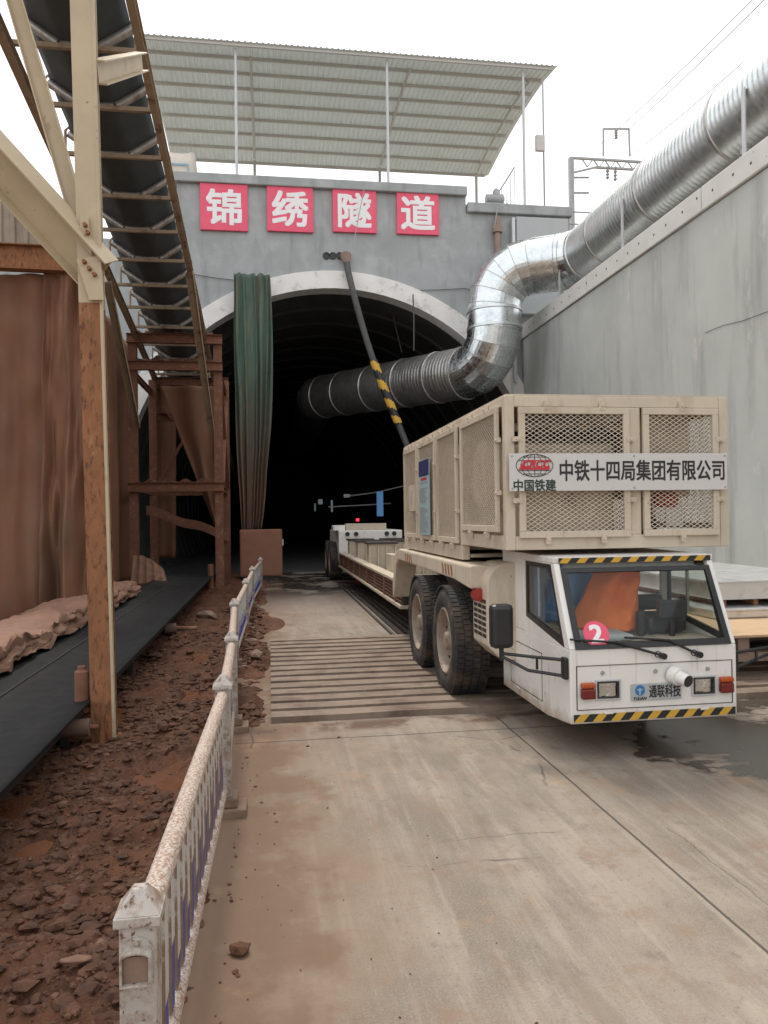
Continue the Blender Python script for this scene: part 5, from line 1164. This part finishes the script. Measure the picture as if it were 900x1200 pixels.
# front panel
g = MB(); yl = 4.9985
for (a, b) in (((CXL + .045, .365), (CXL + .045, .665)), ((CXR - .035, .365), (CXR - .035, .665)), ((CXL + .045, .365), (CXR - .035, .365)), ((CXL + .045, .665), (CXR - .035, .665))): g.bar((a[0], yl, a[1]), (b[0], yl, b[1]), .006, .004)
g.build('panel_gap', M['dark'], co)
def fx(px, py): return at(px, py, Y=5.0)
for (px, py) in ((706, 788.5), (768, 786.5), (829, 783.5)):
    c = fx(px, py); g = MB(); g.lathe([(-.012, .0001), (-.012, .012), (0, .016)], c, 'Y', 12); g.build('panel_lock', M['greysteel'], co)
for (px, py) in ((713, 835.5), (825, 830.5)):
    c = fx(px, py); g = MB(); g.tube([c + Vector((-.03, -.006, 0)), c + Vector((.03, -.006, 0))], .008, 8); g.build('hinge', W_, co)
def headlight(px, py):
    c = fx(px, py); g = MB(); a, b = .086, .064
    frame_rect(g, lambda u, v, n_: Vector((c.x - a - .006 + u, 4.992 - n_, c.z - b - .006 + v)), 2 * a + .012, 2 * b + .012, .012, .014); h = g.build('headlight', M['postgrey'], co, bevel=.003)
    g = MB(); g.grid(lambda u, v: (c.x - a + .012 + (2 * a - .024) * u, 4.999 - .004 - .004 * math.cos(u * 9) , c.z - b + .012 + (2 * b - .024) * v), 14, 10); g.build('reflector', M['chrome'], h, smooth=True, fix=False)
    g = MB(); frame_rect(g, lambda u, v, n_: Vector((c.x - a + .009 + u, 4.986 - n_, c.z - b + .009 + v)), 2 * a - .018, 2 * b - .018, .008, .010); g.build('bezel', M['dark'], h)
headlight(712, 808); headlight(824, 803)
def tail(px, py):
    c = fx(px, py); a, b = .050, .056
    g = MB(); g.box(c.x - a, c.x + a, 4.955, 4.997, c.z - b, c.z + b * .30); l_ = g.build('tail_lamp', M['redlens'], co, bevel=.012)
    g = MB(); g.box(c.x - a, c.x + a, 4.955, 4.997, c.z + b * .32, c.z + b); g.build('indicator', M['amber'], l_, bevel=.012)
tail(687.5, 809); tail(849, 801.5)
c = fx(788, 792); g = MB(); d = Vector((.05, -.17, -.03)); c = Vector((fx(788, 790).x, 4.997, fx(788, 790).z))
pth = [c, c + d * .35, c + d * .36, c + d * .8]; g.tube(pth, [.062, .060, .045, .042], 24, cap=False); g.tube([c + d * .8, c + d * .8, c + d * .3], [.042, .036, .036], 24, cap=False); ex = g.build('exhaust_pipe', W_, co, smooth=True, fix=False)
g = MB(); e2 = c + d * .8; g.tube([e2 + d * .01, e2 - d * .02], .037, 24); g.build('exhaust_bore', M['dark'], ex)
c = fx(768.5, 810); g = MB(); pw, ph = .372, .115; g.box(c.x - pw / 2, c.x + pw / 2, 4.990, 4.996, c.z - ph / 2, c.z + ph / 2); pl = g.build('maker_plate', M['panelgrey'], co, bevel=.002)
text('lettering', '通联科技', .092, (c.x + .062, 4.988, c.z + .003), M['ink'], pl, bold=.016, depth=.002, sx=.64)
g = MB(); g.disc((c.x - .122, 4.9885, c.z + .014), .036, 'Y', 28, .003); e = g.build('maker_emblem', M['inkblue'], pl)
g = MB(); g.prism([(c.x - .150, c.z + .018), (c.x - .124, c.z + .030), (c.x - .098, c.z + .018), (c.x - .118, c.z + .012), (c.x - .118, c.z - .016), (c.x - .130, c.z - .016), (c.x - .130, c.z + .012)], 4.9855, 4.9865, 'XZ'); g.build('emblem_mark', M['paleblue'], pl)
text('lettering', 'TULIAN', .028, (c.x - .122, 4.988, c.z - .042), M['ink'], pl, bold=.02, depth=.002, shear=.2)
# round number sticker on the windscreen
sc = wsp(.135, .155, .012); n_ = 32; U, V = Vector((1, 0, 0)), (wsp(0, 1) - wsp(0, 0)).normalized(); nr = U.cross(V)
g = MB(); rr = .093; g.add([sc + (U * math.cos(2 * math.pi * k / n_) + V * max(-.82, math.sin(2 * math.pi * k / n_))) * rr + nr * o for o in (0, .002) for k in range(n_)], [tuple(range(n_ - 1, -1, -1)), tuple(range(n_, 2 * n_))] + [(k, (k + 1) % n_, (k + 1) % n_ + n_, k + n_) for k in range(n_)]); so = g.build('number_sticker', M['pink'], co)
o = text('number', '2', .175, sc + nr * .004, M['signwhite'], so, bold=.03, depth=.002, sx=1.1); o.rotation_euler = (math.atan2(V.z, V.y), 0, 0)
# wipers
for (x0, y0, z0, x1, v1) in ((775, 783, 0, .36, .02), (817, 767, 0, .71, .04)):
    b = fx(x0, y0 if y0 < 780 else 769); b = Vector((b.x, 4.985, .715)); tip = wsp(x1 - .12, .05, .02)
    g = MB(); g.tube([b + Vector((0, .02, 0)), b + Vector((0, -.03, 0))], .022, 12); wi = g.build('wiper', M['black'], co, smooth=True)
    g = MB(); g.tube([b + Vector((-.03, -.015, .012)), tip], .009, 8); g.tube([b + Vector((-.045 + .02 * math.cos(a), -.02, .016 + .02 * math.sin(a))) for a in [k * .6 for k in range(11)]], .004, 6); g.build('wiper_arm', M['black'], wi, smooth=True)
    g = MB(); e = wsp(x1 - .40, .10, .018); g.tube([tip, e], .008, 6); g.build('wiper_blade', M['black'], wi)
# mirrors
def mirror(s_):
    x = CXL if s_ < 0 else CXR; mx_, my = (x + s_ * .36), 5.40
    if s_ > 0: mx_, my = x + .60, 5.30
    g = MB(); g.box(mx_ - .085, mx_ + .085, my - .055, my + .055, .74, 1.06); mo = g.build('mirror', M['black'], co, bevel=.035)
    g = MB(); g.box(mx_ - .07, mx_ + .07, my + .0551, my + .058, .76, 1.04); g.build('mirror_glass', M['chrome'], mo)
    g = MB(); e = Vector((x + s_ * .02, 5.06, .70)); r_ = Vector((mx_, my, .70))
    g.tube([e, r_], .012, 8); g.tube([e + Vector((0, 0, -.11)), Vector((x + s_ * .22, (5.06 + my) / 2, .605)), r_ + Vector((0, 0, -.02))], .012, 8); g.tube([e.lerp(r_, .42), e.lerp(r_, .42) + Vector((0, 0, -.085))], .010, 8); g.tube([r_ + Vector((0, 0, -.05)), r_ + Vector((0, 0, .06))], .018, 8); g.build('mirror_arm', M['black'], mo, smooth=True)
    g = MB(); g.box(min(x, x + s_ * .035), max(x, x + s_ * .035), 5.02, 5.09, .57, .72); g.build('mirror_mount', M['black'], mo, bevel=.01)
mirror(-1); mirror(1)
# cab interior
g = MB(); g.box(CXL + .03, CXR - .03, 5.06, 5.92, .776, .79); g.build('cab_floor', M['inner'], co)
g = MB(); g.box(2.80, 3.12, 5.40, 5.78, .80, .93); g.box(2.82, 3.10, 5.70, 5.80, .935, 1.06); g.build('seat', M['black'], co, bevel=.04)
g = MB(); g.box(2.84, 3.06, 5.30, 5.36, .93, 1.06); g.box(2.93, 2.97, 5.31, 5.35, .79, .929); g.build('display', M['black'], co, bevel=.01)
g = MB(); g.box(2.70, 2.76, 5.35, 5.42, .79, .98); g.build('lever_console', M['black'], co, bevel=.02)
g = MB(); g.box(2.20, 2.58, 5.18, 5.48, .792, .84); g.build('dashboard', M['panelgrey'], co, bevel=.02)
# sun visor strip
g = MB(); g.box(CXL + .1, CXR - .1, 5.36, 5.37, 1.29, 1.345); g.build('visor', M['greysteel'], co)
# sheets added behind the windscreen in place of colours mirrored in the glass
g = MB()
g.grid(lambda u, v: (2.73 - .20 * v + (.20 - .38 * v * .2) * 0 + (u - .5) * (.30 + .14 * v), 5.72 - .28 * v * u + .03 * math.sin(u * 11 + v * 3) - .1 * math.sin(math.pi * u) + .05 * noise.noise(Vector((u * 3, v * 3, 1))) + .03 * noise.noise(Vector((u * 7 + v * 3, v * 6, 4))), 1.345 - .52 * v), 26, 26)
o = g.build('orange_reflection_sheet', M['orange'], smooth=True, thick=.01, fix=False, origin=(2.5, 5.6, .8)); tag(o, 'orange sheet added behind the windscreen of the white cab in place of a reflection', 'reflection')
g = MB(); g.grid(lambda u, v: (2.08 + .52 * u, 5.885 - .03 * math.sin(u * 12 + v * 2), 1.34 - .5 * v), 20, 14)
o = g.build('blue_reflection_sheet', M['bluereflection'], smooth=True, thick=.01, fix=False, origin=(2.25, 5.86, .84)); tag(o, 'blue sheet added at the left back of the white cab in place of reflected sky', 'reflection')
# air conditioner beside the cab
g = MB(); bx = [(1.80, .62), (1.80, 1.12)] + [(1.80 + .19 - .19 * math.cos(a), 1.12 + .19 * math.sin(a)) for a in [math.pi / 2 * k / 8 for k in range(1, 9)]] + [(2.12, 1.31), (2.12, .50), (1.92, .50)]
g.prism([(x - .02, z) for x, z in bx], 6.16, 6.62, 'XZ'); ac = g.build('cooling_unit', M['cream'], T, bevel=.012)
g = MB()
for k in range(7):
    for j in range(3): g.box(1.7755, 1.779, 6.21 + j * .13, 6.315 + j * .13, .68 + k * .048, .71 + k * .048)
g.build('grille', M['dark'], ac)
g = MB(); g.box(1.7755, 1.779, 6.50, 6.58, 1.04, 1.10); g.build('warning_label', M['yellow'], ac)
g = MB(); g.box(2.10, 3.10, 6.53, 7.1, .45, .85); g.build('front_frame', M['dark'], T)
